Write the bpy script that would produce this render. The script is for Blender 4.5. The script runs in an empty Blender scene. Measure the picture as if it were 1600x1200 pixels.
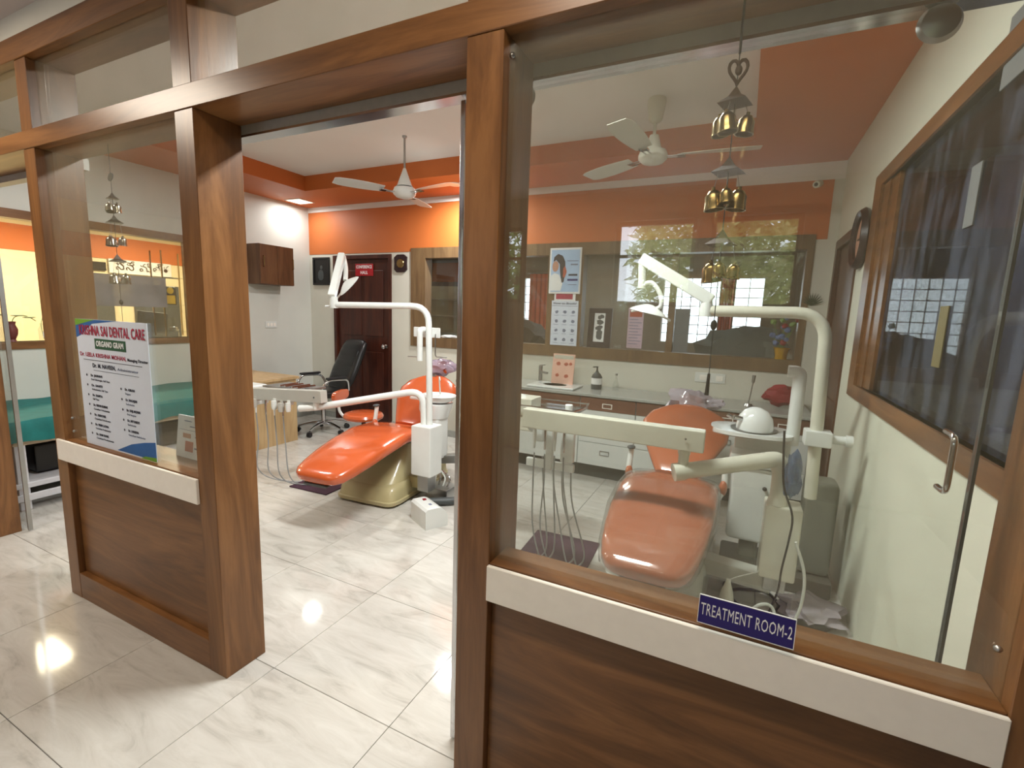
import bpy, bmesh, math, random
from mathutils import Vector, Matrix, Euler
random.seed(7)
S = bpy.context.scene
COL = S.collection
R = math.radians
PI = math.pi

# ------------------------------------------------------------------ camera
cam = bpy.data.objects.new('camera', bpy.data.cameras.new('camera'))
COL.objects.link(cam)
A, B, G = -0.147445063, -0.0347834463, 0.446666164
M3 = Matrix.Rotation(G, 3, 'Z') @ Matrix.Rotation(A, 3, 'X') @ Matrix.Rotation(B, 3, 'Y')
MC = M3 @ Matrix(((1, 0, 0), (0, 0, -1), (0, 1, 0)))
cam.matrix_world = Matrix.Translation((0, -1.065, 1.5)) @ MC.to_4x4()
cam.data.sensor_width = 36
cam.data.lens = 740.161 / 1600 * 36
cam.data.clip_start = 0.02
S.camera = cam

# ------------------------------------------------------------------ world, lights, exposure
S.view_settings.view_transform = 'Standard'
S.view_settings.look = 'None'
S.view_settings.gamma = 1
S.view_settings.use_curve_mapping = False
S.view_settings.exposure = 0.36
w = bpy.data.worlds.new('sky'); S.world = w; w.use_nodes = True
bg = w.node_tree.nodes['Background']
bg.inputs[0].default_value = (0.80, 0.88, 1.0, 1)
bg.inputs[1].default_value = 5.0


def area(name, loc, size, power, col, rot=(0, 0, 0), sy=None, spread=180):
    l = bpy.data.lights.new(name, 'AREA'); l.energy = power; l.color = col
    l.shape = 'RECTANGLE'; l.size = size; l.size_y = sy or size; l.spread = R(spread)
    o = bpy.data.objects.new(name, l); COL.objects.link(o)
    o.location = loc; o.rotation_euler = rot
    return o


WARM = (1.0, 0.88, 0.72); NEUT = (0.97, 1.0, 0.985); COOL = (0.9, 0.95, 1.0)
area('downlight_lamp', (-2.79, 3.25, 2.765), 0.12, 32, NEUT)
area('panel_lamp', (-5.1, 3.30, 2.765), 0.16, 5, NEUT)
area('added_strip_fill', (-1.0, 0.97, 2.775), 1.0, 66, NEUT, sy=0.18)  # added fill pair, hidden behind the header to brighten the treatment room
area('added_strip_fill', (-3.9, 0.97, 2.775), 0.8, 15, NEUT, sy=0.18)
area('reception_lamp', (-6.6, 0.9, 2.42), 0.5, 50, (1.0, 0.84, 0.60))
area('reception_lamp', (-6.6, 2.6, 2.42), 0.5, 55, (1.0, 0.84, 0.60))
area('added_corridor_fill', (-3.2, -0.80, 2.69), 0.9, 24, WARM, sy=0.2)  # added fill pair for the corridor, kept out of view and reflections
area('added_corridor_fill', (-0.3, -0.80, 2.69), 0.9, 15, WARM, sy=0.2)
area('added_side_fill', (0.86, 1.3, 2.5), 0.15, 7, COOL)  # added fill so the side curtain shows through the dark pane
area('added_back_fill', (-2.0, 5.3, 2.5), 0.4, 22, NEUT)  # added fill lifting the dark room beyond the back window

# ------------------------------------------------------------------ materials
MATS = {}


def srgb(c):
    return tuple(((v / 255) / 12.92 if v / 255 <= 0.04045 else ((v / 255 + 0.055) / 1.055) ** 2.4) for v in c) + (1,)


def newmat(name):
    m = bpy.data.materials.new(name); m.use_nodes = True
    nt = m.node_tree
    return m, nt, nt.nodes['Principled BSDF']


def plain(name, c, rough=0.5, metal=0.0, coat=0.0, noise=0.06, scale=12, bump=0.0, spec=0.5, emit=None, es=0):
    m, nt, b = newmat(name)
    tc = nt.nodes.new('ShaderNodeTexCoord'); n = nt.nodes.new('ShaderNodeTexNoise')
    n.inputs['Scale'].default_value = scale; n.inputs['Detail'].default_value = 4
    nt.links.new(tc.outputs['Object'], n.inputs['Vector'])
    r = nt.nodes.new('ShaderNodeValToRGB'); col = srgb(c)
    r.color_ramp.elements[0].position = 0.3; r.color_ramp.elements[1].position = 0.7
    r.color_ramp.elements[0].color = tuple(v * (1 - noise) for v in col[:3]) + (1,)
    r.color_ramp.elements[1].color = tuple(min(1, v * (1 + noise)) for v in col[:3]) + (1,)
    nt.links.new(n.outputs['Fac'], r.inputs['Fac']); nt.links.new(r.outputs['Color'], b.inputs['Base Color'])
    b.inputs['Roughness'].default_value = rough; b.inputs['Metallic'].default_value = metal
    b.inputs['Coat Weight'].default_value = coat; b.inputs['Specular IOR Level'].default_value = spec
    if bump:
        bp = nt.nodes.new('ShaderNodeBump'); bp.inputs['Strength'].default_value = bump; bp.inputs['Distance'].default_value = 0.004
        nt.links.new(n.outputs['Fac'], bp.inputs['Height']); nt.links.new(bp.outputs['Normal'], b.inputs['Normal'])
    if emit:
        b.inputs['Emission Color'].default_value = srgb(emit); b.inputs['Emission Strength'].default_value = es
    MATS[name] = m
    return m


def wood(name, c1, c2, c3, axis, rough=0.32, sc=1.0):
    m, nt, b = newmat(name)
    tc = nt.nodes.new('ShaderNodeTexCoord'); mp = nt.nodes.new('ShaderNodeMapping')
    s = [9 * sc, 9 * sc, 9 * sc]; s[axis] = 1.1 * sc
    mp.inputs['Scale'].default_value = s
    nt.links.new(tc.outputs['Object'], mp.inputs['Vector'])
    n = nt.nodes.new('ShaderNodeTexNoise'); n.inputs['Scale'].default_value = 1.0; n.inputs['Detail'].default_value = 7
    n.inputs['Roughness'].default_value = 0.62; n.inputs['Distortion'].default_value = 1.3
    nt.links.new(mp.outputs[0], n.inputs['Vector'])
    mp2 = nt.nodes.new('ShaderNodeMapping'); s2 = [120, 120, 120]; s2[axis] = 5
    mp2.inputs['Scale'].default_value = s2
    nt.links.new(tc.outputs['Object'], mp2.inputs['Vector'])
    n2 = nt.nodes.new('ShaderNodeTexNoise'); n2.inputs['Scale'].default_value = 1.0; n2.inputs['Detail'].default_value = 3
    nt.links.new(mp2.outputs[0], n2.inputs['Vector'])
    mx = nt.nodes.new('ShaderNodeMath'); mx.operation = 'MULTIPLY_ADD'; mx.inputs[1].default_value = 0.14; 
    nt.links.new(n2.outputs['Fac'], mx.inputs[0]); nt.links.new(n.outputs['Fac'], mx.inputs[2])
    r = nt.nodes.new('ShaderNodeValToRGB'); e = r.color_ramp.elements
    e[0].position = 0.40; e[0].color = srgb(c1); e[1].position = 0.72; e[1].color = srgb(c3)
    k = e.new(0.55); k.color = srgb(c2)
    nt.links.new(mx.outputs[0], r.inputs['Fac']); nt.links.new(r.outputs['Color'], b.inputs['Base Color'])
    b.inputs['Roughness'].default_value = rough
    bp = nt.nodes.new('ShaderNodeBump'); bp.inputs['Strength'].default_value = 0.06; bp.inputs['Distance'].default_value = 0.002
    nt.links.new(n2.outputs['Fac'], bp.inputs['Height']); nt.links.new(bp.outputs['Normal'], b.inputs['Normal'])
    MATS[name] = m
    return m


def glass(name, tint=(0.93, 0.95, 0.94), haze=0.05, boost=1.0, rough=0.0, hazecol=(150, 145, 135), graz=0.9, mott=0):
    m = bpy.data.materials.new(name); m.use_nodes = True; nt = m.node_tree
    nt.nodes.remove(nt.nodes['Principled BSDF']); out = nt.nodes['Material Output']
    t = nt.nodes.new('ShaderNodeBsdfTransparent'); t.inputs[0].default_value = tint + (1,)
    d = nt.nodes.new('ShaderNodeBsdfDiffuse'); d.inputs[0].default_value = srgb(hazecol)
    g = nt.nodes.new('ShaderNodeBsdfGlossy'); g.inputs['Roughness'].default_value = rough
    tc = nt.nodes.new('ShaderNodeTexCoord'); n = nt.nodes.new('ShaderNodeTexNoise')
    n.inputs['Scale'].default_value = 3.0; n.inputs['Detail'].default_value = 5
    mq = nt.nodes.new('ShaderNodeMapping'); mq.inputs['Scale'].default_value = (3, 3, 0.9) if mott else (1, 1, 1)
    nt.links.new(tc.outputs['Object'], mq.inputs[0]); nt.links.new(mq.outputs[0], n.inputs['Vector'])
    mr = nt.nodes.new('ShaderNodeMapRange'); mr.inputs[1].default_value = 0.35; mr.inputs[2].default_value = 0.75
    mr.inputs[3].default_value = haze * 0.6; mr.inputs[4].default_value = haze * 1.6
    if mott: mr.inputs[1].default_value = 0.45; mr.inputs[2].default_value = 0.62; mr.inputs[3].default_value = haze * 0.1; mr.inputs[4].default_value = haze * 2.2
    nt.links.new(n.outputs['Fac'], mr.inputs[0])
    m1 = nt.nodes.new('ShaderNodeMixShader'); nt.links.new(mr.outputs[0], m1.inputs[0])
    nt.links.new(t.outputs[0], m1.inputs[1]); nt.links.new(d.outputs[0], m1.inputs[2])
    lw = nt.nodes.new('ShaderNodeLayerWeight'); lw.inputs[0].default_value = 0.5
    pw = nt.nodes.new('ShaderNodeMath'); pw.operation = 'POWER'; pw.inputs[1].default_value = 4.5
    nt.links.new(lw.outputs['Facing'], pw.inputs[0])
    mu = nt.nodes.new('ShaderNodeMath'); mu.operation = 'MULTIPLY_ADD'; mu.inputs[1].default_value = graz; mu.inputs[2].default_value = 0.045 * boost; mu.use_clamp = True
    nt.links.new(pw.outputs[0], mu.inputs[0])
    m2 = nt.nodes.new('ShaderNodeMixShader'); nt.links.new(mu.outputs[0], m2.inputs[0])
    nt.links.new(m1.outputs[0], m2.inputs[1]); nt.links.new(g.outputs[0], m2.inputs[2])
    nt.links.new(m2.outputs[0], out.inputs[0])
    MATS[name] = m
    return m


W1, W2, W3 = (96, 62, 33), (118, 78, 43), (140, 96, 56)
wood('wood_h', W1, W2, W3, 0); wood('wood_v', W1, W2, W3, 2); wood('wood_y', W1, W2, W3, 1)
wood('door_wood', (48, 18, 10), (66, 27, 15), (82, 38, 22), 2, 0.4)
wood('frame_wood', (96, 72, 46), (110, 84, 56), (124, 98, 66), 2, 0.45)
wood('dark_wood', (60, 32, 18), (80, 46, 28), (98, 60, 38), 2, 0.4)
wood('desk_wood', (176, 146, 104), (190, 160, 116), (200, 172, 130), 2, 0.45)
wood('cabinet_wood', (84, 52, 28), (100, 64, 36), (116, 78, 46), 2, 0.4)
wood('counter_wood', (98, 62, 46), (116, 76, 58), (132, 90, 70), 0, 0.4)
plain('wall_cream', (212, 209, 196), 0.6, noise=0.03, scale=3, bump=0.03)
plain('wall_white', (214, 214, 206), 0.6, noise=0.03, scale=3)
plain('wall_right', (218, 218, 200), 0.6, noise=0.035, scale=2.5)
plain('orange_paint', (198, 108, 50), 0.55, noise=0.04, scale=2)
plain('ceiling_white', (238, 235, 230), 0.7, noise=0.02, scale=2)
plain('corridor_ceiling', (200, 190, 188), 0.7, noise=0.03, scale=2)
plain('reception_yellow', (235, 218, 178), 0.6, noise=0.03, scale=2)
plain('band_laminate', (250, 245, 236), 0.35, noise=0.02, scale=30)
plain('chair_vinyl', (200, 92, 48), 0.22, noise=0.04, scale=6, coat=0.6)
plain('chair_vinyl_veiled', (188, 108, 74), 0.2, noise=0.04, scale=6, coat=0.8)  # same orange vinyl with the right pane's hazy veil put into its colour
plain('unit_white', (226, 228, 224), 0.3, noise=0.02, coat=0.3)
plain('unit_cream', (212, 210, 194), 0.35, noise=0.03, coat=0.3)
plain('base_beige', (184, 172, 130), 0.35, noise=0.04, coat=0.3)
plain('base_grey', (196, 198, 188), 0.35, noise=0.04, coat=0.3)
plain('black_plastic', (26, 25, 27), 0.45)
plain('black_leather', (16, 16, 18), 0.35, bump=0.2, scale=40)
plain('chrome', (210, 210, 212), 0.14, metal=1.0, noise=0.02)
plain('steel', (176, 176, 174), 0.32, metal=1.0, noise=0.05)
plain('aluminium', (176, 174, 168), 0.45, metal=0.3, noise=0.05, scale=40)
plain('brass', (160, 136, 92), 0.24, metal=1.0, noise=0.1)
plain('old_copper', (66, 42, 30), 0.5, metal=0.2, noise=0.2, scale=30)
plain('silver_bell', (196, 190, 176), 0.2, metal=1.0, noise=0.1)
plain('dark_grey', (70, 74, 74), 0.5); plain('kick_dark', (52, 56, 54), 0.6)
plain('tray_grey', (186, 184, 176), 0.35, noise=0.03, coat=0.3); plain('tank_grey', (120, 120, 108), 0.35); plain('tank_dark', (82, 80, 72), 0.5)
plain('tube_grey', (150, 152, 152), 0.4); plain('tube_clear', (206, 208, 200), 0.25)
plain('cabinet_white', (222, 224, 220), 0.35, noise=0.015)
plain('counter_stone', (168, 170, 164), 0.2, noise=0.08, scale=30)
plain('ceramic', (236, 238, 236), 0.12, noise=0.01, coat=0.6)
plain('mat_purple', (66, 36, 54), 0.8, noise=0.1, scale=80)
plain('sheet_teal', (18, 112, 108), 0.75, noise=0.12, scale=14, bump=0.3)
plain('bed_cream', (206, 188, 160), 0.5); plain('bed_white', (212, 212, 216), 0.4)
plain('paper', (214, 222, 236), 0.5, noise=0.02); plain('paper_white', (232, 232, 230), 0.5, noise=0.02)
plain('ink_red', (168, 40, 70), 0.6); plain('ink_dark', (50, 54, 72), 0.6); plain('ink_mid', (120, 128, 150), 0.6)
plain('ink_green', (38, 84, 60), 0.6); plain('ink_blue', (40, 96, 160), 0.6); plain('ink_white', (236, 238, 240), 0.6)
plain('ink_lime', (110, 160, 50), 0.6)
plain('sign_navy', (44, 36, 112), 0.3, noise=0.03, coat=0.4); plain('sign_red', (168, 22, 34), 0.4)
plain('pink_card', (226, 180, 160), 0.5); plain('rust_ink', (176, 84, 60), 0.6); plain('lilac_card', (196, 172, 186), 0.5)
plain('skin_print', (190, 140, 116), 0.6); plain('hair_print', (44, 32, 38), 0.6); plain('sky_print', (170, 196, 226), 0.5)
plain('frame_dark', (44, 24, 26), 0.35); plain('frame_black', (18, 15, 14), 0.3)
plain('gold_foil', (206, 158, 20), 0.28, metal=0.8, bump=0.6, scale=40)
plain('flower_blue', (96, 116, 160), 0.6); plain('flower_red', (140, 24, 34), 0.6)
plain('leaf_green', (110, 140, 74), 0.6, noise=0.25, scale=6); plain('leaf_pale', (206, 214, 150), 0.6, noise=0.3, scale=6)
plain('agave_green', (60, 74, 54), 0.6)
plain('bark', (92, 80, 66), 0.8, noise=0.3)
plain('curtain_orange', (226, 96, 62), 0.8); plain('curtain_blue', (112, 130, 168), 0.8, noise=0.35, scale=9)
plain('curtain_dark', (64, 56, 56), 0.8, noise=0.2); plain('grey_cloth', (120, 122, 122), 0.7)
plain('vase_red', (110, 50, 44), 0.35, noise=0.3); plain('yellow_card', (236, 196, 50), 0.5); plain('faded_yellow', (118, 108, 70), 0.6)
plain('black_glossy', (20, 20, 24), 0.2)
plain('lamp_face', (255, 250, 240), 0.5, emit=(255, 248, 235), es=45)
plain('panel_face', (255, 250, 240), 0.5, emit=(255, 244, 220), es=1.2)
plain('outer_wall', (150, 132, 116), 0.7)
plain('reflector', (206, 214, 232), 0.15, metal=0.5)
glass('glass_front', tint=(0.97, 0.98, 0.96), haze=0.085, boost=1.6, hazecol=(168, 165, 144))  # haze: slight dust plus a painted veil of reflected corridor light
glass('glass_door', tint=(0.97, 0.985, 0.98), haze=0.012, boost=1.0)
glass('glass_back', haze=0.03, boost=1.6)
glass('glass_smoked', tint=(0.55, 0.52, 0.50), haze=0.22, boost=1.2, hazecol=(96, 104, 122), graz=0.22, mott=1)
glass('glass_clear', haze=0.01)
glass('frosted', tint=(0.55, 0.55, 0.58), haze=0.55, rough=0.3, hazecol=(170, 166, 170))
glass('plastic_wrap', tint=(0.70, 0.68, 0.72), haze=0.62, boost=1.6, rough=0.12, hazecol=(206, 196, 206))
glass('plastic_sheet', tint=(0.93, 0.93, 0.92), haze=0.05, boost=1.4, rough=0.08, hazecol=(210, 200, 190), graz=0.6)
glass('plastic_blue', tint=(0.5, 0.56, 0.66), haze=0.5, boost=1.2, rough=0.12, hazecol=(120, 136, 160))
glass('plastic_bag', tint=(0.62, 0.55, 0.62), haze=0.75, boost=1.2, rough=0.15, hazecol=(200, 182, 198))


def marble(name, base, vein, dark):
    m, nt, b = newmat(name)
    tc = nt.nodes.new('ShaderNodeTexCoord'); oi = nt.nodes.new('ShaderNodeObjectInfo')
    ad = nt.nodes.new('ShaderNodeVectorMath'); ad.operation = 'ADD'
    cb = nt.nodes.new('ShaderNodeCombineXYZ'); ml = nt.nodes.new('ShaderNodeMath'); ml.operation = 'MULTIPLY'; ml.inputs[1].default_value = 60
    nt.links.new(oi.outputs['Random'], ml.inputs[0])
    nt.links.new(ml.outputs[0], cb.inputs[0]); nt.links.new(ml.outputs[0], cb.inputs[2])
    nt.links.new(tc.outputs['Object'], ad.inputs[0]); nt.links.new(cb.outputs[0], ad.inputs[1])
    mp = nt.nodes.new('ShaderNodeMapping'); mp.inputs['Rotation'].default_value = (0, 0, R(14)); mp.inputs['Scale'].default_value = (2.2, 8.5, 3)
    nt.links.new(ad.outputs[0], mp.inputs[0])
    n = nt.nodes.new('ShaderNodeTexNoise'); n.inputs['Scale'].default_value = 1.3; n.inputs['Detail'].default_value = 9; n.inputs['Roughness'].default_value = 0.66
    n.inputs['Distortion'].default_value = 1.1
    nt.links.new(mp.outputs[0], n.inputs['Vector'])
    r = nt.nodes.new('ShaderNodeValToRGB'); e = r.color_ramp.elements
    e[0].position = 0.30; e[0].color = srgb(dark); e[1].position = 0.72; e[1].color = srgb(vein)
    k = e.new(0.46); k.color = srgb(base); k2 = e.new(0.58); k2.color = srgb(tuple((a + c) / 2 for a, c in zip(base, vein)))
    nt.links.new(n.outputs['Fac'], r.inputs['Fac']); nt.links.new(r.outputs['Color'], b.inputs['Base Color'])
    b.inputs['Roughness'].default_value = 0.08; b.inputs['Specular IOR Level'].default_value = 0.5
    MATS[name] = m


marble('marble', (194, 190, 182), (208, 205, 198), (172, 167, 159))
plain('grout', (120, 114, 106), 0.8)

# ------------------------------------------------------------------ object helpers


def ident(o):
    return o


def tag(o, label=None, cat=None, group=None, kind=None):
    if label: o['label'] = label
    if cat: o['category'] = cat
    if group: o['group'] = group
    if kind: o['kind'] = kind
    return o


def thing(name, label, cat, loc=(0, 0, 0), rz=0, group=None):
    o = bpy.data.objects.new(name, None); COL.objects.link(o)
    o.empty_display_size = 0.05; o.location = loc; o.rotation_euler = (0, 0, rz)
    return tag(o, label, cat, group)


def obj(name, bm, mat, parent=None, smooth=True, world=False, label=None, ang=40):
    """turn a bmesh into ONE mesh object; world=True: the shape is given in world coordinates and brought into its thing's own"""
    if world and parent is not None:
        root = parent
        while root.parent: root = root.parent
        Mi = (Matrix.Translation(root.location) @ root.rotation_euler.to_matrix().to_4x4()).inverted()
        bmesh.ops.transform(bm, matrix=Mi, verts=bm.verts)
    me = bpy.data.meshes.new(name)
    bm.to_mesh(me); bm.free()
    if isinstance(mat, str): mat = MATS[mat]
    me.materials.append(mat)
    if smooth:
        me.shade_smooth()
        try: me.set_sharp_from_angle(angle=R(ang))
        except Exception: pass
    o = bpy.data.objects.new(name, me); COL.objects.link(o)
    if smooth:
        md = o.modifiers.new('wn', 'WEIGHTED_NORMAL'); md.keep_sharp = True; md.weight = 60
    if parent is not None: o.parent = parent
    if label: o['label'] = label
    return o


def nb(): return bmesh.new()


def add_box(bm, x0, x1, y0, y1, z0, z1, bev=0.0, mat=None, seg=2):
    r = bmesh.ops.create_cube(bm, size=1.0)
    vs = r['verts']
    M = Matrix.Translation(((x0 + x1) / 2, (y0 + y1) / 2, (z0 + z1) / 2)) @ Matrix.Diagonal((abs(x1 - x0), abs(y1 - y0), abs(z1 - z0), 1))
    bmesh.ops.transform(bm, matrix=M, verts=vs)
    if bev:
        es = list({e for v in vs for e in v.link_edges})
        r2 = bmesh.ops.bevel(bm, geom=es, offset=bev, segments=seg, affect='EDGES', profile=0.5)
        vs = list({v for f in r2['faces'] for v in f.verts} | {v for v in vs if v.is_valid})
    if mat is not None: bmesh.ops.transform(bm, matrix=mat, verts=[v for v in vs if v.is_valid])
    return bm


def bx(*a, **k):
    return add_box(nb(), *a, **k)


def add_lathe(bm, prof, seg=24, M=None, sx=1, sy=1):
    rings = []
    for r_, z in prof:
        ring = []
        for i in range(seg):
            a = 2 * PI * i / seg
            p = Vector((r_ * math.cos(a) * sx, r_ * math.sin(a) * sy, z))
            ring.append(bm.verts.new(M @ p if M else p))
        rings.append(ring)
    for a, b in zip(rings, rings[1:]):
        for i in range(seg):
            bm.faces.new((a[i], a[(i + 1) % seg], b[(i + 1) % seg], b[i]))
    bm.faces.new(list(reversed(rings[0]))); bm.faces.new(rings[-1])
    return bm


def lathe(prof, seg=24, M=None, **k): return add_lathe(nb(), prof, seg, M, **k)


def smooth_path(pts, n=8):
    pts = [Vector(p) for p in pts]
    if len(pts) < 3: return pts
    out = []
    P = [pts[0] * 2 - pts[1]] + pts + [pts[-1] * 2 - pts[-2]]
    for i in range(1, len(P) - 2):
        for k in range(n):
            t = k / n
            a, b, c, d = P[i - 1], P[i], P[i + 1], P[i + 2]
            out.append(0.5 * ((2 * b) + (-a + c) * t + (2 * a - 5 * b + 4 * c - d) * t * t + (-a + 3 * b - 3 * c + d) * t ** 3))
    out.append(pts[-1])
    return out


def round_path(pts, rad=0.08, n=6):
    """straight runs with rounded elbows"""
    pts = [Vector(p) for p in pts]; out = [pts[0]]
    for a, b, c in zip(pts, pts[1:], pts[2:]):
        r1 = min(rad, (a - b).length * 0.45, (c - b).length * 0.45)
        p = b + (a - b).normalized() * r1; q = b + (c - b).normalized() * r1
        for k in range(n + 1):
            t = k / n
            out.append((1 - t) ** 2 * p + 2 * t * (1 - t) * b + t * t * q)
    out.append(pts[-1])
    return out


def add_tube(bm, pts, r, seg=10, rad=None, path=None):
    pts = [Vector(p) for p in pts]
    if path == 'round': pts = round_path(pts, rad or 0.08)
    if path == 'smooth': pts = smooth_path(pts)
    rs = r if isinstance(r, (list, tuple)) else [r] * len(pts)
    if len(rs) != len(pts): rs = [rs[0] + (rs[-1] - rs[0]) * i / (len(pts) - 1) for i in range(len(pts))]
    t0 = (pts[1] - pts[0]).normalized()
    up = Vector((0, 0, 1)) if abs(t0.z) < 0.9 else Vector((1, 0, 0))
    nrm = t0.cross(up).normalized(); rings = []
    for i, p in enumerate(pts):
        t = (pts[min(i + 1, len(pts) - 1)] - pts[max(i - 1, 0)]).normalized()
        nrm = (nrm - t * nrm.dot(t)).normalized(); bn = t.cross(nrm)
        rings.append([bm.verts.new(p + (nrm * math.cos(2 * PI * k / seg) + bn * math.sin(2 * PI * k / seg)) * rs[i]) for k in range(seg)])
    for a, b in zip(rings, rings[1:]):
        for k in range(seg): bm.faces.new((a[k], a[(k + 1) % seg], b[(k + 1) % seg], b[k]))
    bm.faces.new(list(reversed(rings[0]))); bm.faces.new(rings[-1])
    return bm


def tube(*a, **k): return add_tube(nb(), *a, **k)


def add_beam(bm, p, q, w_, h_, bev=0.006):
    """rounded box bar from p to q, w_ across, h_ high"""
    p, q = Vector(p), Vector(q); d = q - p; L = d.length; x = d.normalized()
    y = Vector((0, 0, 1)).cross(x)
    y = y.normalized() if y.length > 1e-4 else Vector((0, 1, 0))
    z = x.cross(y)
    M = Matrix((x, y, z)).transposed().to_4x4(); M.translation = (p + q) / 2
    return add_box(bm, -L / 2, L / 2, -w_ / 2, w_ / 2, -h_ / 2, h_ / 2, bev=bev, mat=M)


def beam(*a, **k): return add_beam(nb(), *a, **k)


def loft(secs, seg=24, pw=2.6):
    """secs: (x, y, z, half width, half thickness, tilt); rings of superellipses standing across the yz plane"""
    bm = nb(); rings = []
    for (x, y, z, hw, ht, tilt) in secs:
        ring = []
        for i in range(seg):
            a = 2 * PI * i / seg; c, s = math.cos(a), math.sin(a)
            u = hw * math.copysign(abs(c) ** (2 / pw), c); v = ht * math.copysign(abs(s) ** (2 / pw), s)
            ring.append(bm.verts.new((x + u, y - v * math.sin(tilt), z + v * math.cos(tilt))))
        rings.append(ring)
    for a, b in zip(rings, rings[1:]):
        for i in range(seg): bm.faces.new((a[i], a[(i + 1) % seg], b[(i + 1) % seg], b[i]))
    bm.faces.new(list(reversed(rings[0]))); bm.faces.new(rings[-1])
    bmesh.ops.recalc_face_normals(bm, faces=bm.faces)
    return bm


def loftz(secs, seg=28, pw=4):
    """secs: (z, x centre, y centre, half x, half y)"""
    bm = nb(); rings = []
    for (z, x, y, hx, hy) in secs:
        ring = []
        for i in range(seg):
            a = 2 * PI * i / seg; c, s = math.cos(a), math.sin(a)
            ring.append(bm.verts.new((x + hx * math.copysign(abs(c) ** (2 / pw), c), y + hy * math.copysign(abs(s) ** (2 / pw), s), z)))
        rings.append(ring)
    for a, b in zip(rings, rings[1:]):
        for i in range(seg): bm.faces.new((a[i], a[(i + 1) % seg], b[(i + 1) % seg], b[i]))
    bm.faces.new(list(reversed(rings[0]))); bm.faces.new(rings[-1])
    return bm


def blob(c, rx, ry, rz, amp=0.2, seed=1, sub=3):
    from mathutils import noise
    bm = nb(); bmesh.ops.create_icosphere(bm, subdivisions=sub, radius=1)
    for v in bm.verts:
        k = 1 + amp * noise.noise(v.co * 2.2 + Vector((seed * 7, 0, 0))) + amp * 0.5 * noise.noise(v.co * 6 + Vector((seed, 3, 0)))
        v.co = Vector((c[0] + v.co.x * k * rx, c[1] + v.co.y * k * ry, c[2] + v.co.z * k * rz))
    return bm


def prism(outline, y0, y1, M=None):
    """outline in (x, z), extruded from y0 to y1"""
    bm = nb(); a = [bm.verts.new((x, y0, z)) for x, z in outline]; b = [bm.verts.new((x, y1, z)) for x, z in outline]
    n = len(a); bm.faces.new(a); bm.faces.new(list(reversed(b)))
    for i in range(n): bm.faces.new((a[(i + 1) % n], a[i], b[i], b[(i + 1) % n]))
    bmesh.ops.recalc_face_normals(bm, faces=bm.faces)
    if M: bmesh.ops.transform(bm, matrix=M, verts=bm.verts)
    return bm


def text_bm(s, size, M, depth=0.0008, bold=0.0, width=None, align='CENTER'):
    cu = bpy.data.curves.new('t', 'FONT'); cu.body = s; cu.size = size; cu.extrude = depth; cu.offset = bold
    cu.align_x = align; cu.align_y = 'CENTER'; cu.resolution_u = 2; cu.space_character = 1.06
    o = bpy.data.objects.new('t', cu); COL.objects.link(o)
    dg = bpy.context.evaluated_depsgraph_get(); dg.update()
    me = bpy.data.meshes.new_from_object(o.evaluated_get(dg))
    bm = nb(); bm.from_mesh(me)
    bpy.data.objects.remove(o); bpy.data.curves.remove(cu); bpy.data.meshes.remove(me)
    if width and bm.verts:
        xs = [v.co.x for v in bm.verts]; k = width / max(1e-6, max(xs) - min(xs))
        for v in bm.verts: v.co.x *= k
    bmesh.ops.transform(bm, matrix=M, verts=bm.verts)
    return bm


def join(*bms):
    out = bms[0]
    for b in bms[1:]:
        me = bpy.data.meshes.new('j'); b.to_mesh(me); b.free(); out.from_mesh(me); bpy.data.meshes.remove(me)
    return out


FRONT = Matrix(((1, 0, 0, 0), (0, 0, -1, 0), (0, 1, 0, 0), (0, 0, 0, 1)))   # text plane facing -Y


def TM(x, y, z, rot=0, sh=0):
    return Matrix.Translation((x, y, z)) @ Matrix.Rotation(rot, 4, 'Y') @ FRONT


def struct(name, bm, mat, parent=None, **k):
    o = obj(name, bm, mat, parent, smooth=False, **k)
    if parent is None: o['kind'] = 'structure'
    return o


def boxes(*bs):
    bm = nb()
    for b in bs: add_box(bm, *b)
    return bm


# ------------------------------------------------------------------ the setting
XL, XR, YB, ZS, ZT = -5.35, 0.62, 3.65, 2.79, 2.95
floor = struct('floor', boxes((-7.8, 2.8, -3.8, 6.9, -0.15, -0.012)), 'grout')
T = 0.61
tile_bm = bx(-T / 2 + 0.001, T / 2 - 0.001, -T / 2 + 0.001, T / 2 - 0.001, -0.012, 0, bev=0.0012, seg=1)
t0 = None; n_t = 0
for j in range(-6, 6):
    for i in range(-11, 6):
        x, y = -1.02 + T * (i + 0.5), 0.13 + T * (j + 0.5)
        if x < -7.6 or x > 1.6 or (x < -5.9 and y < -0.4): continue
        if t0 is None:
            t0 = obj('tile', tile_bm, 'marble', floor, smooth=False); o = t0
        else:
            o = t0.copy(); COL.objects.link(o); o.parent = floor
        o.location = (x, y, 0); n_t += 1
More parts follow.
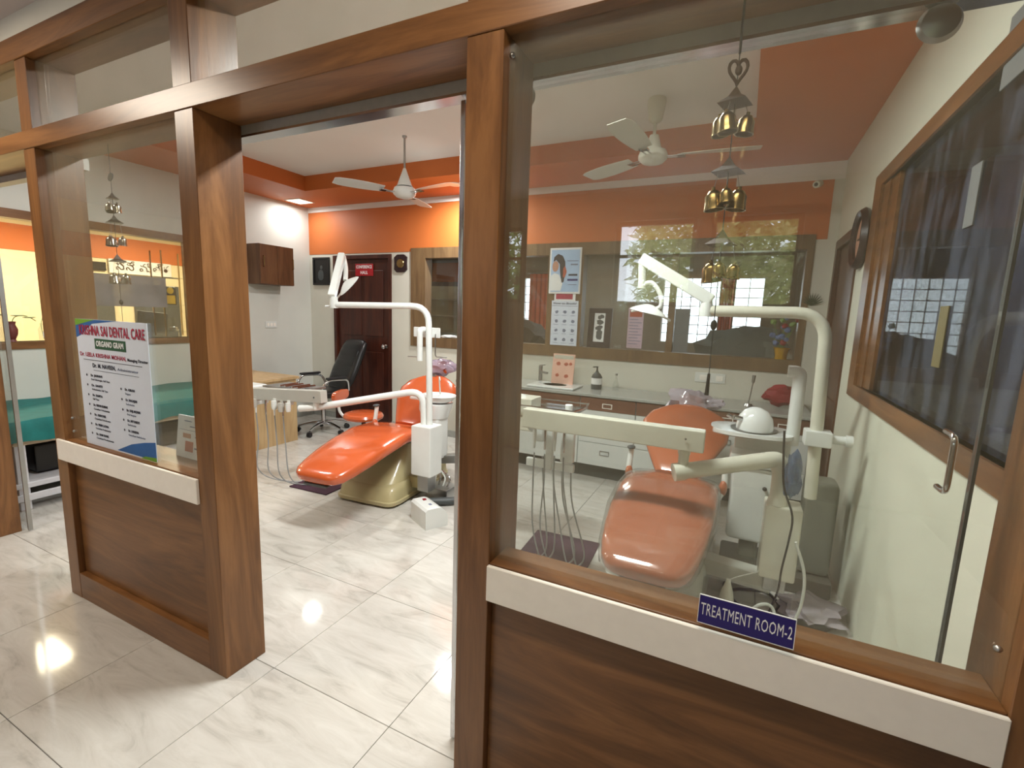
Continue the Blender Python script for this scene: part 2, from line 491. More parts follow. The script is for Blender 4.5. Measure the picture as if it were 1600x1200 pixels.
# ceiling: tray slab, with the dropped soffits round it
ceiling = struct('ceiling', boxes((-7.8, 2.8, -3.8, 6.9, ZT, ZT + 0.1)), 'ceiling_white')
struct('orange_soffit', boxes((XL, -4.6, 1.36, YB, ZS, ZT), (-0.05, XR, 0.175, YB, ZS, ZT), (-4.6, -0.05, 2.95, YB, ZS, ZT)), 'orange_paint', ceiling)
struct('white_soffit', boxes((XL, -4.6, 0.175, 1.36, ZS, ZT), (-4.6, -0.05, 0.175, 1.10, ZS, ZT)), 'ceiling_white', ceiling)
struct('ceiling_panel', boxes((-7.8, 2.8, -3.8, 0.0, 2.70, ZT)), 'corridor_ceiling', ceiling)
struct('ceiling_panel', boxes((-7.8, XL - 0.1, 0.0, 6.9, 2.46, ZT)), 'reception_yellow', ceiling)
struct('ceiling_panel', boxes((XL - 0.1, 0.72, YB + 0.12, 6.9, 2.60, ZT)), 'ceiling_white', ceiling)
struct('ceiling_panel', boxes((0.74, 2.8, 0.0, 6.9, 2.55, ZT)), 'ceiling_white', ceiling)

# back wall, with the holes for the long window and the conference door
WBx0, WBx1, WBz0, WBz1 = -3.65, 0.47, 1.07, 2.23
DX0, DX1, DZ = -4.92, -3.95, 2.17
wall_back = struct('wall_back', boxes((XL - 0.1, DX0, YB, YB + 0.12, 0, ZT), (DX0, DX1, YB, YB + 0.12, DZ, ZT), (DX1, WBx0, YB, YB + 0.12, 0, ZT),
                   (WBx0, WBx1, YB, YB + 0.12, 0, WBz0), (WBx0, WBx1, YB, YB + 0.12, WBz1, ZT), (WBx1, XR + 0.12, YB, YB + 0.12, 0, ZT)), 'wall_cream')
struct('paint_band', boxes((XL, 0.55, YB - 0.004, YB, 2.19, 2.725)), 'orange_paint', wall_back)
struct('cornice', boxes((XL, XR, YB - 0.012, YB, 2.727, ZS), (-0.17, XR, YB - 0.008, YB, 2.655, 2.727)), 'ceiling_white', wall_back)

# left wall with the reception window
LY0, LY1, LZ0, LZ1 = 0.30, 2.12, 1.13, 2.12
wall_left = struct('wall_left', boxes((XL - 0.1, XL, -0.3, LY0, 0, ZT), (XL - 0.1, XL, LY1, YB, 0, ZT), (XL - 0.1, XL, LY0, LY1, 0, LZ0), (XL - 0.1, XL, LY0, LY1, LZ1, ZT)), 'wall_white')
# right wall with its own window and door
RY0, RY1, RZ0, RZ1 = 0.30, 2.42, 1.16, 2.27
wall_right = struct('wall_right', boxes((XR, XR + 0.12, 0.0, RY0, 0, ZT), (XR, XR + 0.12, RY0, RY1, 0, RZ0), (XR, XR + 0.12, RY0, RY1, RZ1, ZT),
                    (XR, XR + 0.12, RY1, 2.72, 0, ZT), (XR, XR + 0.12, 2.72, 3.60, 2.16, ZT), (XR, XR + 0.12, 3.60, YB, 0, ZT)), 'wall_right')

# outer and far walls of the neighbouring rooms
OY = -3.6
wins = [(-1.21, -0.46), (-0.34, 0.38), (-3.0, -2.2), (-4.6, -3.8)]
segs = []; xs = [-7.8]
for a, b in sorted(wins): xs += [a, b]
xs.append(2.8)
for k in range(0, len(xs), 2): segs.append((xs[k], xs[k + 1], OY - 0.15, OY, 0, 2.95))
for a, b in wins:
    segs.append((a, b, OY - 0.15, OY, 0, 1.62)); segs.append((a, b, OY - 0.15, OY, 2.42, 2.95))
wall_outer = struct('wall_outer', boxes(*segs), 'outer_wall')
for k, (a, b) in enumerate(wins):
    f = struct('window_%d' % (10 + k), boxes((a, b, OY - 0.1, OY - 0.05, 2.38, 2.42), (a, b, OY - 0.1, OY - 0.05, 1.62, 1.66), (a, a + 0.04, OY - 0.1, OY - 0.05, 1.66, 2.38), (b - 0.04, b, OY - 0.1, OY - 0.05, 1.66, 2.38),
               (a + 0.04, b - 0.04, OY - 0.09, OY - 0.06, 2.08, 2.11)), 'dark_wood')
wall_far_left = struct('wall_far_left', boxes((-7.8, -7.6, -3.8, 6.9, 0, 2.95), (-7.6, XL - 0.1, 4.2, 4.3, 0, 2.95)), 'reception_yellow')
struct('paint_band', boxes((-7.6, -7.59, -3.6, 4.2, 2.03, 2.32)), 'orange_paint', wall_far_left)
# wall behind the back window, with grilled windows
FY = 6.6
fw = [(-4.35, -3.35), (-1.15, -0.35), (-0.15, 0.22)]
segs = []; xs = [XL - 0.1]
for a, b in fw: xs += [a, b]
xs.append(0.85)
for k in range(0, len(xs), 2): segs.append((xs[k], xs[k + 1], FY, FY + 0.15, 0, 2.95))
for a, b in fw:
    segs.append((a, b, FY, FY + 0.15, 0, 1.15)); segs.append((a, b, FY, FY + 0.15, 2.12, 2.95))
wall_far_back = struct('wall_far_back', boxes(*segs, (XL - 0.2, XL - 0.1, YB, FY, 0, 2.95), (0.85, 0.95, YB, FY, 0, 2.95)), 'outer_wall')
struct('paint_band', boxes((-5.44, -4.36, FY - 0.006, FY, 2.05, 2.40)), 'orange_paint', wall_far_back)
for k, (a, b) in enumerate(fw):
    n = max(2, int((b - a) / 0.13))
    g = nb()
    for q in range(n + 1):
        xq = a + (b - a) * q / n; add_box(g, xq - 0.006, xq + 0.006, FY + 0.05, FY + 0.062, 1.15, 2.12)
    for q in range(8): add_box(g, a, b, FY + 0.05, FY + 0.062, 1.15 + q * 0.138 - 0.006, 1.15 + q * 0.138 + 0.006)
    struct('window_%d' % (20 + k), g, 'bed_white')
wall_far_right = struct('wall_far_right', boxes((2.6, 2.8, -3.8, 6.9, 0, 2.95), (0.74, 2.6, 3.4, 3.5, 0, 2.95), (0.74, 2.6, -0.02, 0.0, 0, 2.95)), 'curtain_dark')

# ------------------------------------------------------------------ the wooden partition (front wall)
DEP = 0.175
RZ_A, RZ_B, TZ_A, TZ_B = 2.152, 2.228, 2.52, 2.612
wall_front = struct('wall_front', boxes((XL - 0.1, 2.8, 0.0, DEP, TZ_B, ZT)), 'wall_cream')


def wpart(name, b, mat, bev=0.002):
    o = obj(name, bx(*b, bev=bev, seg=1), mat, wall_front, smooth=False); return o


wpart('top_rail', (XL, XR, -0.006, DEP, TZ_A, TZ_B), 'wood_h')
wpart('middle_rail', (XL, XR, -0.004, DEP, RZ_A, RZ_B), 'wood_h')
for x0, x1 in ((-5.35, -5.25), (-4.17, -4.07), (-2.985, -2.885), (-1.845, -1.742), (-0.662, -0.562), (0.49, XR)):
    wpart('stile', (x0, x1, 0.0, DEP, 0, RZ_A), 'wood_v')
    wpart('transom_stile', (x0, x1, 0.0, DEP, RZ_B, TZ_A), 'wood_v')
for x0, x1 in ((-5.25, -4.17), (-2.885, -1.845), (-0.562, 0.49)):
    dp = 0.112 if x0 > -1 else DEP
    wpart('bottom_rail', (x0, x1, 0.001, dp, 0, 0.135), 'wood_h')
    wpart('lower_panel', (x0, x1, 0.026, dp - 0.025, 0.135, 0.80), 'wood_h')
    wpart('sill', (x0, x1, 0.004, dp, 0.80, 0.826), 'wood_h')
    xa, xb = (x0 - 0.06, x1 + 0.004) if x0 < -1 else (x0, x1)
    wpart('cream_band', (xa, xb, -0.012, 0.0, 0.722, 0.824), 'band_laminate')
    wpart('back_rail', (x0, x1, dp - 0.025, dp, 0.135, 0.80), 'wood_h')


def pane(name, x0, x1, y, z0, z1, mat='glass_front', th=0.006):
    o = obj(name, bx(x0, x1, y, y + th, z0, z1), mat, None, smooth=False); o['kind'] = 'structure'; return o


win = pane('window_1', -2.885, -1.845, 0.032, 0.826, RZ_A)
pane('window_2', -0.562, 0.49, 0.032, 0.826, RZ_A)
pane('window_3', -5.25, -4.17, 0.032, 0.826, RZ_A)
for k, (x0, x1) in enumerate(((-4.07, -2.985), (-2.885, -1.845), (-1.742, -0.662), (-0.562, 0.49))):
    pane('window_%d' % (4 + k), x0, x1, 0.032, RZ_B, TZ_A)
# glass clips and screws on the frames
for x, z in ((-2.865, 0.93), (-2.862, 0.865), (-0.553, 2.105), (0.47, 0.93)):
    obj('glass_clip', lathe([(0.0, 0), (0.006, 0.0), (0.007, 0.004), (0.004, 0.008), (0, 0.009)], 12, Matrix.Translation((x, 0.031, z)) @ Matrix.Rotation(R(90), 4, 'X')), 'steel', wall_front)

# side and back windows
w8 = struct('window_8', boxes((XL - 0.1, XL + 0.012, LY0 - 0.02, LY1, LZ1, LZ1 + 0.07), (XL - 0.1, XL + 0.012, LY0 - 0.02, LY1, LZ0 - 0.06, LZ0),
            (XL - 0.1, XL + 0.012, LY0 - 0.02, LY0 + 0.05, LZ0, LZ1), (XL - 0.1, XL + 0.012, LY1 - 0.06, LY1, LZ0, LZ1)), 'wood_y')
struct('glass_pane', boxes((XL - 0.098, XL - 0.09, LY0 + 0.05, LY1 - 0.06, LZ0, LZ1)), 'glass_clear', w8)
w9 = struct('window_9', boxes((XR - 0.012, XR + 0.12, RY0, RY1, RZ1, RZ1 + 0.075), (XR - 0.012, XR + 0.12, RY0, RY1, RZ0 - 0.075, RZ0 + 0.0),
            (XR - 0.012, XR + 0.12, RY0, RY0 + 0.07, RZ0, RZ1), (XR - 0.012, XR + 0.12, RY1 - 0.16, RY1, RZ0, RZ1), (XR + 0.004, XR + 0.12, RY1 - 0.28, RY1 - 0.16, RZ0, RZ1), (XR + 0.012, XR + 0.12, RY1 - 0.42, RY1 - 0.28, RZ0, RZ1)), 'wood_y')
struct('glass_pane', boxes((XR + 0.028, XR + 0.034, RY0 + 0.07, RY1 - 0.42, RZ0, RZ1)), 'glass_smoked', w9)
wb = struct('window_14', boxes((WBx0, WBx1, YB - 0.015, YB + 0.12, 2.11, WBz1), (WBx0, WBx1, YB - 0.015, YB + 0.12, WBz0, 1.185),
            (WBx0, -3.44, YB - 0.015, YB + 0.12, 1.185, 2.11), (-1.88, -1.50, YB - 0.015, YB + 0.12, 1.185, 2.11), (0.42, WBx1, YB - 0.015, YB + 0.12, 1.185, 2.11),
            (-2.42, -2.34, YB - 0.01, YB + 0.12, 1.185, 2.11), (-0.66, -0.60, YB + 0.06, YB + 0.12, 1.185, 2.11)), 'frame_wood')
struct('glass_pane', boxes((-3.44, -1.88, YB + 0.10, YB + 0.106, 1.185, 2.11)), 'glass_back', wb)
struct('glass_pane', boxes((-1.50, 0.42, YB + 0.10, YB + 0.106, 1.185, 2.11)), 'glass_back', wb)

# conference door
d1 = struct('door_1', boxes((DX0 + 0.05, DX1 - 0.05, YB + 0.02, YB + 0.06, 0.005, DZ - 0.05)), 'door_wood')
for b in ((DX0, DX0 + 0.05, YB - 0.012, YB + 0.12, 0, DZ), (DX1 - 0.05, DX1, YB - 0.012, YB + 0.12, 0, DZ), (DX0 + 0.05, DX1 - 0.05, YB - 0.012, YB + 0.12, DZ - 0.05, DZ)):
    obj('door_frame', bx(*b, bev=0.003), 'door_wood', d1, smooth=False)
for (a, b, c, d) in ((DX0 + 0.15, -4.46, 0.2, 0.95), (-4.40, DX1 - 0.15, 0.2, 0.95), (DX0 + 0.15, -4.46, 1.15, 1.98), (-4.40, DX1 - 0.15, 1.15, 1.98)):
    obj('door_panel', bx(a, b, YB + 0.012, YB + 0.022, c, d, bev=0.006), 'door_wood', d1, smooth=False)
obj('door_knob', join(lathe([(0.028, 0), (0.028, 0.006), (0.012, 0.01), (0.012, 0.035), (0.026, 0.045), (0.028, 0.06), (0.014, 0.072), (0, 0.073)], 20,
    Matrix.Translation((-4.06, YB + 0.02, 1.03)) @ Matrix.Rotation(R(90), 4, 'X'))), 'chrome', d1)
# side door in the right wall
d2 = struct('door_2', boxes((XR + 0.02, XR + 0.06, 2.79, 3.53, 0.005, 2.09)), 'dark_wood')
for b in ((XR - 0.012, XR + 0.10, 2.72, 2.79, 0, 2.16), (XR - 0.012, XR + 0.10, 3.53, 3.60, 0, 2.16), (XR - 0.012, XR + 0.10, 2.79, 3.53, 2.09, 2.16)):
    obj('door_frame', bx(*b, bev=0.003), 'dark_wood', d2, smooth=False)
for (c, d) in ((0.2, 0.95), (1.1, 1.95)):
    obj('door_panel', bx(XR + 0.012, XR + 0.022, 2.90, 3.42, c, d, bev=0.006), 'dark_wood', d2, smooth=False)

# sliding glass doors and their track
trk = struct('trim_1', boxes((-1.86, XR - 0.001, DEP, DEP + 0.05, 2.120, 2.172)), 'aluminium')
struct('track_lip', boxes((-1.86, XR - 0.001, DEP, DEP + 0.052, 2.112, 2.120)), 'chrome', trk)
DY = 0.196
d3 = struct('door_3', boxes((-0.782, 0.452, DY, DY + 0.01, 0.008, 2.106)), 'glass_door')
obj('edge_strip', bx(-0.797, -0.782, DY - 0.006, DY + 0.016, 0.008, 2.106, bev=0.002), 'chrome', d3)
for x in (-0.598, 0.285):
    obj('roller_disc', lathe([(0, 0), (0.034, 0.0), (0.036, 0.004), (0.030, 0.014), (0.016, 0.018), (0, 0.019)], 28, Matrix.Translation((x, DY, 2.082)) @ Matrix.Rotation(R(90), 4, 'X')), 'steel', d3)
obj('chrome_bar', tube([(0.40, DY - 0.001, 1.17), (0.40, DY - 0.05, 1.17), (0.40, DY - 0.05, 1.29), (0.40, DY - 0.001, 1.29)], 0.006, path='round', rad=0.03), 'chrome', d3)  # bent chrome bar set on the glass
obj('edge_strip', bx(0.452, 0.458, DY - 0.003, DY + 0.013, 0.008, 2.106), 'dark_grey', d3, smooth=False)
d4 = struct('door_4', boxes((-5.0, -4.03, DY, DY + 0.01, 0.008, 2.106)), 'glass_door')
obj('edge_strip', bx(-4.03, -4.018, DY - 0.006, DY + 0.016, 0.008, 2.106), 'steel', d4, smooth=False)
struct('trim_2', boxes((-5.2, -2.95, DEP, DEP + 0.05, 2.120, 2.172)), 'aluminium')
for i, (a, b) in enumerate(((XL, DX0), (DX1, -2.62))):
    struct('baseboard_back' if i == 0 else 'baseboard_back.001', boxes((a, b, YB - 0.01, YB, 0, 0.08)), 'counter_stone')
struct('baseboard_left', boxes((XL, XL + 0.01, 0.2, YB - 0.01, 0, 0.08)), 'counter_stone')

# ------------------------------------------------------------------ outside: trees beyond the outer windows


def tree(name, label, x, y, h, rad, mat, n, seed, group=None):
    random.seed(seed)
    t = thing(name, label, 'tree', (x, y, -0.3))
    tb = nb(); add_tube(tb, [(0, 0, 0), (0.05, 0, h * 0.35), (-0.04, 0.05, h * 0.6), (0.02, 0, h * 0.85)], [0.12, 0.03], seg=8, path='smooth')
    for k in range(7):
        a = k * 0.9; z = h * (0.35 + 0.07 * k)
        add_tube(tb, [(0, 0, z), (math.cos(a) * rad * 0.4, math.sin(a) * rad * 0.4, z + 0.25), (math.cos(a) * rad * 0.8, math.sin(a) * rad * 0.8, z + 0.35)], [0.035, 0.01], seg=6, path='smooth')
    obj('trunk', tb, 'bark', t)
    lb = nb()
    for k in range(n):
        while True:
            p = Vector((random.uniform(-1, 1), random.uniform(-1, 1), random.uniform(-1, 1)))
            if 0.15 < p.length < 1: break
        c = Vector((p.x * rad, p.y * rad * 0.7, h * 0.66 + p.z * h * 0.34))
        E_ = Euler((random.uniform(-1, 1), random.uniform(-1, 1), random.uniform(0, 6.3))).to_matrix()
        s = random.uniform(0.06, 0.12)
        q = [Vector((0, -s, 0)), Vector((s * 0.3, 0, 0.012)), Vector((0, s, 0)), Vector((-s * 0.3, 0, 0.012))]
        vs = [lb.verts.new(c + E_ @ v) for v in q]; lb.faces.new(vs)
    o = obj('foliage', lb, mat, t, smooth=False); o['kind'] = 'stuff'
    return t


tree('leafy_tree', 'pale green leafy tree outside, reflected in the right pane', -0.1, -5.3, 4.0, 1.35, 'leaf_pale', 7000, 3)
tree('leafy_tree', 'darker green tree outside, reflected at the left of the other tree', -3.6, -6.6, 3.6, 1.3, 'leaf_green', 3000, 5)

# ------------------------------------------------------------------ ceiling lamps
t = thing('downlight', 'bright round downlight in the orange soffit above the back window', 'lamp', (-2.79, 3.25, ZS))
obj('trim_ring', lathe([(0.05, -0.006), (0.075, -0.006), (0.078, 0), (0.05, 0)], 32), 'unit_white', t)
obj('diffuser', lathe([(0, -0.004), (0.05, -0.004), (0.05, 0), (0, 0)], 32), 'lamp_face', t)
t = thing('panel_light', 'dim square panel light in the soffit corner above the wall cabinet', 'lamp', (-5.1, 3.30, ZS))
obj('trim_frame', bx(-0.13, 0.13, -0.12, 0.12, -0.006, 0, bev=0.002), 'unit_white', t, smooth=False)
obj('diffuser', bx(-0.11, 0.11, -0.10, 0.10, -0.009, -0.005), 'panel_face', t, smooth=False)

# ------------------------------------------------------------------ ceiling fans


def fan(label, loc, zc, angs, cone=True, L=0.58):
    t = thing('ceiling_fan', label, 'fan', (loc[0], loc[1], zc), group='ceiling fans of the treatment room')
    h = loc[2] - zc
    if cone:
        obj('ceiling_plate', lathe([(0.02, 0), (0.02, -0.012), (0.012, -0.02)], 20), 'steel', t)
        obj('down_rod', tube([(0, 0, -0.01), (0, 0, h + 0.19)], 0.009), 'steel', t)
        obj('canopy', lathe([(0.012, h + 0.20), (0.03, h + 0.15), (0.062, h + 0.062), (0.07, h + 0.052)], 28), 'unit_white', t)
    else:
        obj('canopy', lathe([(0.058, 0), (0.062, -0.02), (0.046, -0.13), (0.034, -0.145), (0.012, -0.15)], 28), 'unit_cream', t)
        obj('down_rod', tube([(0, 0, -0.14), (0, 0, h + 0.11)], 0.011), 'unit_cream', t)
        obj('lower_cover', lathe([(0.03, h + 0.14), (0.04, h + 0.10), (0.055, h + 0.05)], 28), 'unit_cream', t)
    m = 'unit_white' if cone else 'unit_cream'
    obj('motor_housing', lathe([(0.05, h + 0.05), (0.085, h + 0.04), (0.098, h + 0.01), (0.095, h - 0.012), (0.07, h - 0.035), (0.03, h - 0.045), (0, h - 0.046)], 32), m, t)
    for a in angs:
        c, s = math.cos(R(a)), math.sin(R(a)); Mr = Matrix.Rotation(R(a), 4, 'Z')
        br = nb()
        add_box(br, 0.075, 0.20, -0.022, -0.012, h - 0.006, h, mat=None); add_box(br, 0.075, 0.20, 0.012, 0.022, h - 0.006, h); add_box(br, 0.16, 0.21, -0.03, 0.03, h - 0.006, h + 0.001)
        bmesh.ops.transform(br, matrix=Mr, verts=br.verts)
        obj('bracket', br, 'chrome', t, smooth=False)
        bl = nb(); pr = []
        n = 10
        for k in range(n + 1):
            r_ = 0.18 + (L - 0.18) * k / n; wd = 0.052 + 0.026 * math.sin(PI * min(1, k / n * 0.75)); 
            if k == n: wd *= 0.8
            tw = R(13 - 5 * k / n)
            for sgn in (-1, 1):
                y = sgn * wd; pr.append(bl.verts.new((r_, y * math.cos(tw), h + 0.004 + y * math.sin(tw) + 0.004)))
        for k in range(n): bl.faces.new((pr[2 * k], pr[2 * k + 2], pr[2 * k + 3], pr[2 * k + 1]))
        bmesh.ops.recalc_face_normals(bl, faces=bl.faces)
        r3 = bmesh.ops.solidify(bl, geom=bl.faces[:], thickness=0.003)
        bmesh.ops.transform(bl, matrix=Mr, verts=bl.verts)
        obj('blade', bl, m, t)
    return t


fan('white ceiling fan with conical canopy, seen through the open doorway', (-2.72, 2.35, 2.49), ZT, (237, 350, 108))
fan('cream ceiling fan with bucket canopy, seen behind the right glass pane', (-0.66, 2.40, 2.58), ZT, (5, 262, 148), cone=False, L=0.66)

# ------------------------------------------------------------------ wind chimes


def bell_bm(x, y, z, s=1.0, tilt=0.0):
    M = Matrix.Translation((x, y, z)) @ Matrix.Rotation(tilt, 4, 'Y')
    return lathe([(0.0, 0.012 * s), (0.004 * s, 0.012 * s), (0.004 * s, 0.006 * s), (0.010 * s, 0.004 * s), (0.017 * s, -0.006 * s), (0.0185 * s, -0.024 * s), (0.021 * s, -0.034 * s), (0.018 * s, -0.034 * s), (0.015 * s, -0.01 * s), (0, -0.006 * s)], 18, M)


def roof_bm(z, w_, hh):
    bm = nb(); ap = bm.verts.new((0, 0, z + hh)); mid = []; low = []
    for k in range(4):
        a = R(30 + 90 * k)
        mid.append(bm.verts.new((math.cos(a) * w_ * 0.42, math.sin(a) * w_ * 0.42, z + hh * 0.38)))
        low.append(bm.verts.new((math.cos(a) * w_, math.sin(a) * w_, z)))
    for k in range(4):
        j = (k + 1) % 4
        bm.faces.new((ap, mid[k], mid[j])); bm.faces.new((mid[k], low[k], low[j], mid[j]))
    bm.faces.new(list(reversed(low)))
    return bm


def chime(label, x, y, tiers, endz, bellmat, roofmat, orn, heads=3):
    t = thing('wind_chime', label, 'wind chime', (x, y, RZ_A), group='wind chimes hanging in the frame')
    Z = lambda z: z - RZ_A
    obj('cord', tube([(0, 0, 0), (0, 0, Z(endz))], 0.0012, seg=6), 'dark_grey', t)
    if orn == 'heart':
        pts = []
        for k in range(25):
            a = 2 * PI * k / 24; pts.append((0.0011 * 16 * math.sin(a) ** 3, 0.002 * math.sin(a), Z(2.018) + 0.00165 * (13 * math.cos(a) - 5 * math.cos(2 * a) - 2 * math.cos(3 * a) - math.cos(4 * a))))
        obj('heart_ornament', join(tube(pts, 0.0035, seg=6), blob((0.001, 0, Z(2.018)), 0.007, 0.006, 0.010, 0.1)), 'old_copper', t)
        obj('cord', tube([(0, 0, -0.002), (0, 0, Z(2.05))], 0.0026, seg=8), 'black_plastic', t)
    else:
        obj('disc_ornament', lathe([(0, -0.002), (0.018, -0.002), (0.018, 0.002), (0, 0.002)], 20, Matrix.Translation((0, 0, Z(2.02))) @ Matrix.Rotation(R(80), 4, 'X')), 'dark_grey', t)
    for (zr, w_, hh, zb, offs) in tiers:
        obj('roof', roof_bm(Z(zr), w_, hh), roofmat, t, smooth=False)
        for (dx, dy, s) in offs:
            b = obj('bell', bell_bm(dx, dy, Z(zb), s, 0.12 * (1 if dx > 0 else -1)), bellmat, t)
            obj('thread', tube([(dx * 0.75, dy * 0.75, Z(zr)), (dx, dy, Z(zb) + 0.012)], 0.0006, seg=5), 'tube_grey', b)
    obj('bead', blob((0, 0, Z(endz) + 0.16), 0.007, 0.007, 0.012, 0.05), 'black_plastic', t)
    obj('tassel', tube([(0, 0, Z(endz) + 0.05), (-0.001, 0, Z(endz))], [0.003, 0.005], seg=8), 'black_plastic', t)
    return t


chime('brass bell wind chime with a heart, hanging behind the right pane', -0.060, 0.10,
      [(1.953, 0.040, 0.036, 1.925, ((-0.026, 0.0, 0.95), (-0.012, -0.02, 1.0), (0.026, 0.01, 0.95), (0.002, 0.018, 0.5))),
       (1.815, 0.040, 0.034, 1.775, ((-0.026, 0.0, 1.05), (0.0, -0.018, 0.75), (0.024, 0.012, 1.05))),
       (1.665, 0.040, 0.034, 1.620, ((-0.018, 0.0, 1.05), (0.0, -0.02, 0.8), (0.030, 0.012, 0.8)))], 1.33, 'brass', 'old_copper', 'heart')
chime('small silver bell wind chime hanging in the left bay above the notice', -2.50, 0.10,
      [(1.93, 0.030, 0.028, 1.905, ((-0.020, 0.0, 0.9), (0.014, 0.008, 0.9), (0.0, -0.014, 0.8))),
       (1.83, 0.040, 0.034, 1.765, ((-0.030, 0.0, 0.95), (-0.008, -0.016, 1.0), (0.030, 0.012, 0.9))),
       (1.665, 0.042, 0.034, 1.605, ((-0.028, 0.0, 0.95), (-0.002, -0.018, 1.0), (0.030, 0.012, 1.0)))], 1.33, 'silver_bell', 'steel', 'disc')

# ------------------------------------------------------------------ signs and notices on the partition
t = thing('room_sign', 'navy blue plastic sign reading TREATMENT ROOM-2 on the right sill', 'sign', (0.062, -0.018, 0.8485), rz=0)
o = obj('sign_plate', bx(-0.091, 0.091, -0.003, 0.001, -0.003, 0.057, bev=0.001, seg=1), 'sign_navy', t, smooth=False)
obj('sign_border', boxes((-0.092, 0.092, -0.0034, 0.0006, -0.0042, -0.003), (-0.092, 0.092, -0.0034, 0.0006, 0.057, 0.0582), (-0.0922, -0.091, -0.0034, 0.0006, -0.003, 0.057), (0.091, 0.0922, -0.0034, 0.0006, -0.003, 0.057)), 'ink_white', t, smooth=False)
obj('lettering', text_bm('TREATMENT ROOM-2', 0.037, TM(0, -0.0035, 0.027), 0.0004, 0.0, width=0.174), 'ink_white', t, smooth=False)
t.rotation_euler = (R(-8), R(0.5), 0)

# doctor list notice behind the left pane
PX0, PX1, PZ0, PZ1, PY = -2.735, -2.165, 0.829, 1.410, 0.024
t = thing('notice_poster', 'white printed notice headed KRISHNA SAI DENTAL CARE behind the left pane', 'poster', ((PX0 + PX1) / 2, PY, PZ0))
Wp, Hp = PX1 - PX0, PZ1 - PZ0
o = obj('sheet', bx(-Wp / 2, Wp / 2, 0, 0.003, 0, Hp), 'paper', t, smooth=False)
e = -0.0006
obj('corner_print', prism([(-Wp / 2, Hp - 0.085), (-Wp / 2, Hp - 0.03), (-Wp / 2 + 0.17, Hp), (0.06, Hp), (-0.14, Hp - 0.018), (-Wp / 2 + 0.045, Hp - 0.07)], e, 0), 'ink_blue', t, smooth=False)
obj('corner_print', prism([(-Wp / 2, Hp - 0.03), (-Wp / 2, Hp), (-Wp / 2 + 0.17, Hp)], e * 1.4, 0), 'ink_lime', t, smooth=False)
obj('wave_print', prism([(-0.02, 0.006), (0.10, 0.05), (0.2, 0.072), (Wp / 2, 0.085), (Wp / 2, 0.018), (0.18, 0.006)], e, 0), 'ink_blue', t, smooth=False)
obj('wave_print', prism([(0.17, 0.0), (0.2, 0.012), (Wp / 2, 0.018), (Wp / 2, 0.0)], e * 1.4, 0), 'ink_lime', t, smooth=False)


def tx(s, x, z, size, mat, parent, width=None, bold=0.0, align='CENTER', y=-0.0012):
    obj('lettering', text_bm(s, size, TM(x, y, z), 0.0004, bold, width, align), mat, parent, smooth=False)


tx('KRISHNA SAI DENTAL CARE', 0.008, Hp - 0.050, 0.062, 'ink_red', t, 0.52, 0.0008, y=-0.002)
obj('title_plate', bx(-0.13, 0.12, -0.0012, 0, Hp - 0.128, Hp - 0.082, bev=0.0005, seg=1), 'ink_green', t, smooth=False)
tx('ORGANO GRAM', -0.005, Hp - 0.105, 0.034, 'ink_white', t, 0.22, 0.0008, y=-0.0022)
tx('Dr. LEELA KRISHNA MOHAN,', -0.075, Hp - 0.158, 0.026, 'ink_red', t, 0.38, 0.0002)
tx('Managing Director', 0.20, Hp - 0.160, 0.018, 'ink_dark', t, 0.15, 0.0002)
obj('rule_line', bx(-0.24, 0.23, -0.001, 0, Hp - 0.182, Hp - 0.180), 'ink_dark', t, smooth=False)
tx('Dr. M. NAVEEN,', -0.07, Hp - 0.205, 0.026, 'ink_dark', t, 0.19, 0.0004)
tx('Administrator', 0.12, Hp - 0.207, 0.017, 'ink_mid', t, 0.16)
obj('rule_line', bx(-0.16, 0.20, -0.001, 0, Hp - 0.227, Hp - 0.2255), 'ink_dark', t, smooth=False)
left = [('Dr. JAHNAVI', 'Oral Pathologist, Full Time'), ('Dr. SAHITI', 'Orthodontist, Full Time'), ('Dr. RAMYA', 'Full Time'), ('Dr. KIRAN KUMAR', 'Consultant Orthodontist'), ('Dr. KISHORE', 'Consultant Periodontist'), ('Dr. PREM LATHA', 'Consultant Pedodontist'), ('Dr. RAM SUNIL', 'Consultant Prosthodontist')]
right = [('Dr. KIRAN', 'Surgeon'), ('Dr. NAGAJUN', 'Endodontist'), ('Dr. RAJLAKSHMI', 'Oral Surgeon'), ('Dr. MYTHREYI', 'Endodontist'), ('Dr. HARSHA', 'Consultant Endodontist')]
for k, (a, b) in enumerate(left):
    z = Hp - 0.252 - k * 0.0455
    tx(a, -0.19, z, 0.015, 'ink_dark', t, 0.006 * len(a) + 0.03, 0.0003, 'LEFT')
    tx(b, -0.19, z - 0.018, 0.012, 'ink_dark', t, 0.0058 * len(b), 0, 'LEFT')
    obj('bullet', blob((-0.225, -0.001, z), 0.006, 0.0008, 0.006, 0, 1, 1), 'ink_dark', t)
for k, (a, b) in enumerate(right):
    z = Hp - 0.290 - k * 0.0455
    tx(a, 0.085, z, 0.015, 'ink_dark', t, 0.006 * len(a) + 0.02, 0.0003, 'LEFT')
    tx(b, 0.085, z - 0.018, 0.012, 'ink_mid', t, 0.0058 * len(b), 0, 'LEFT')
    obj('bullet', blob((0.055, -0.001, z), 0.006, 0.0008, 0.006, 0, 1, 1), 'ink_dark', t)

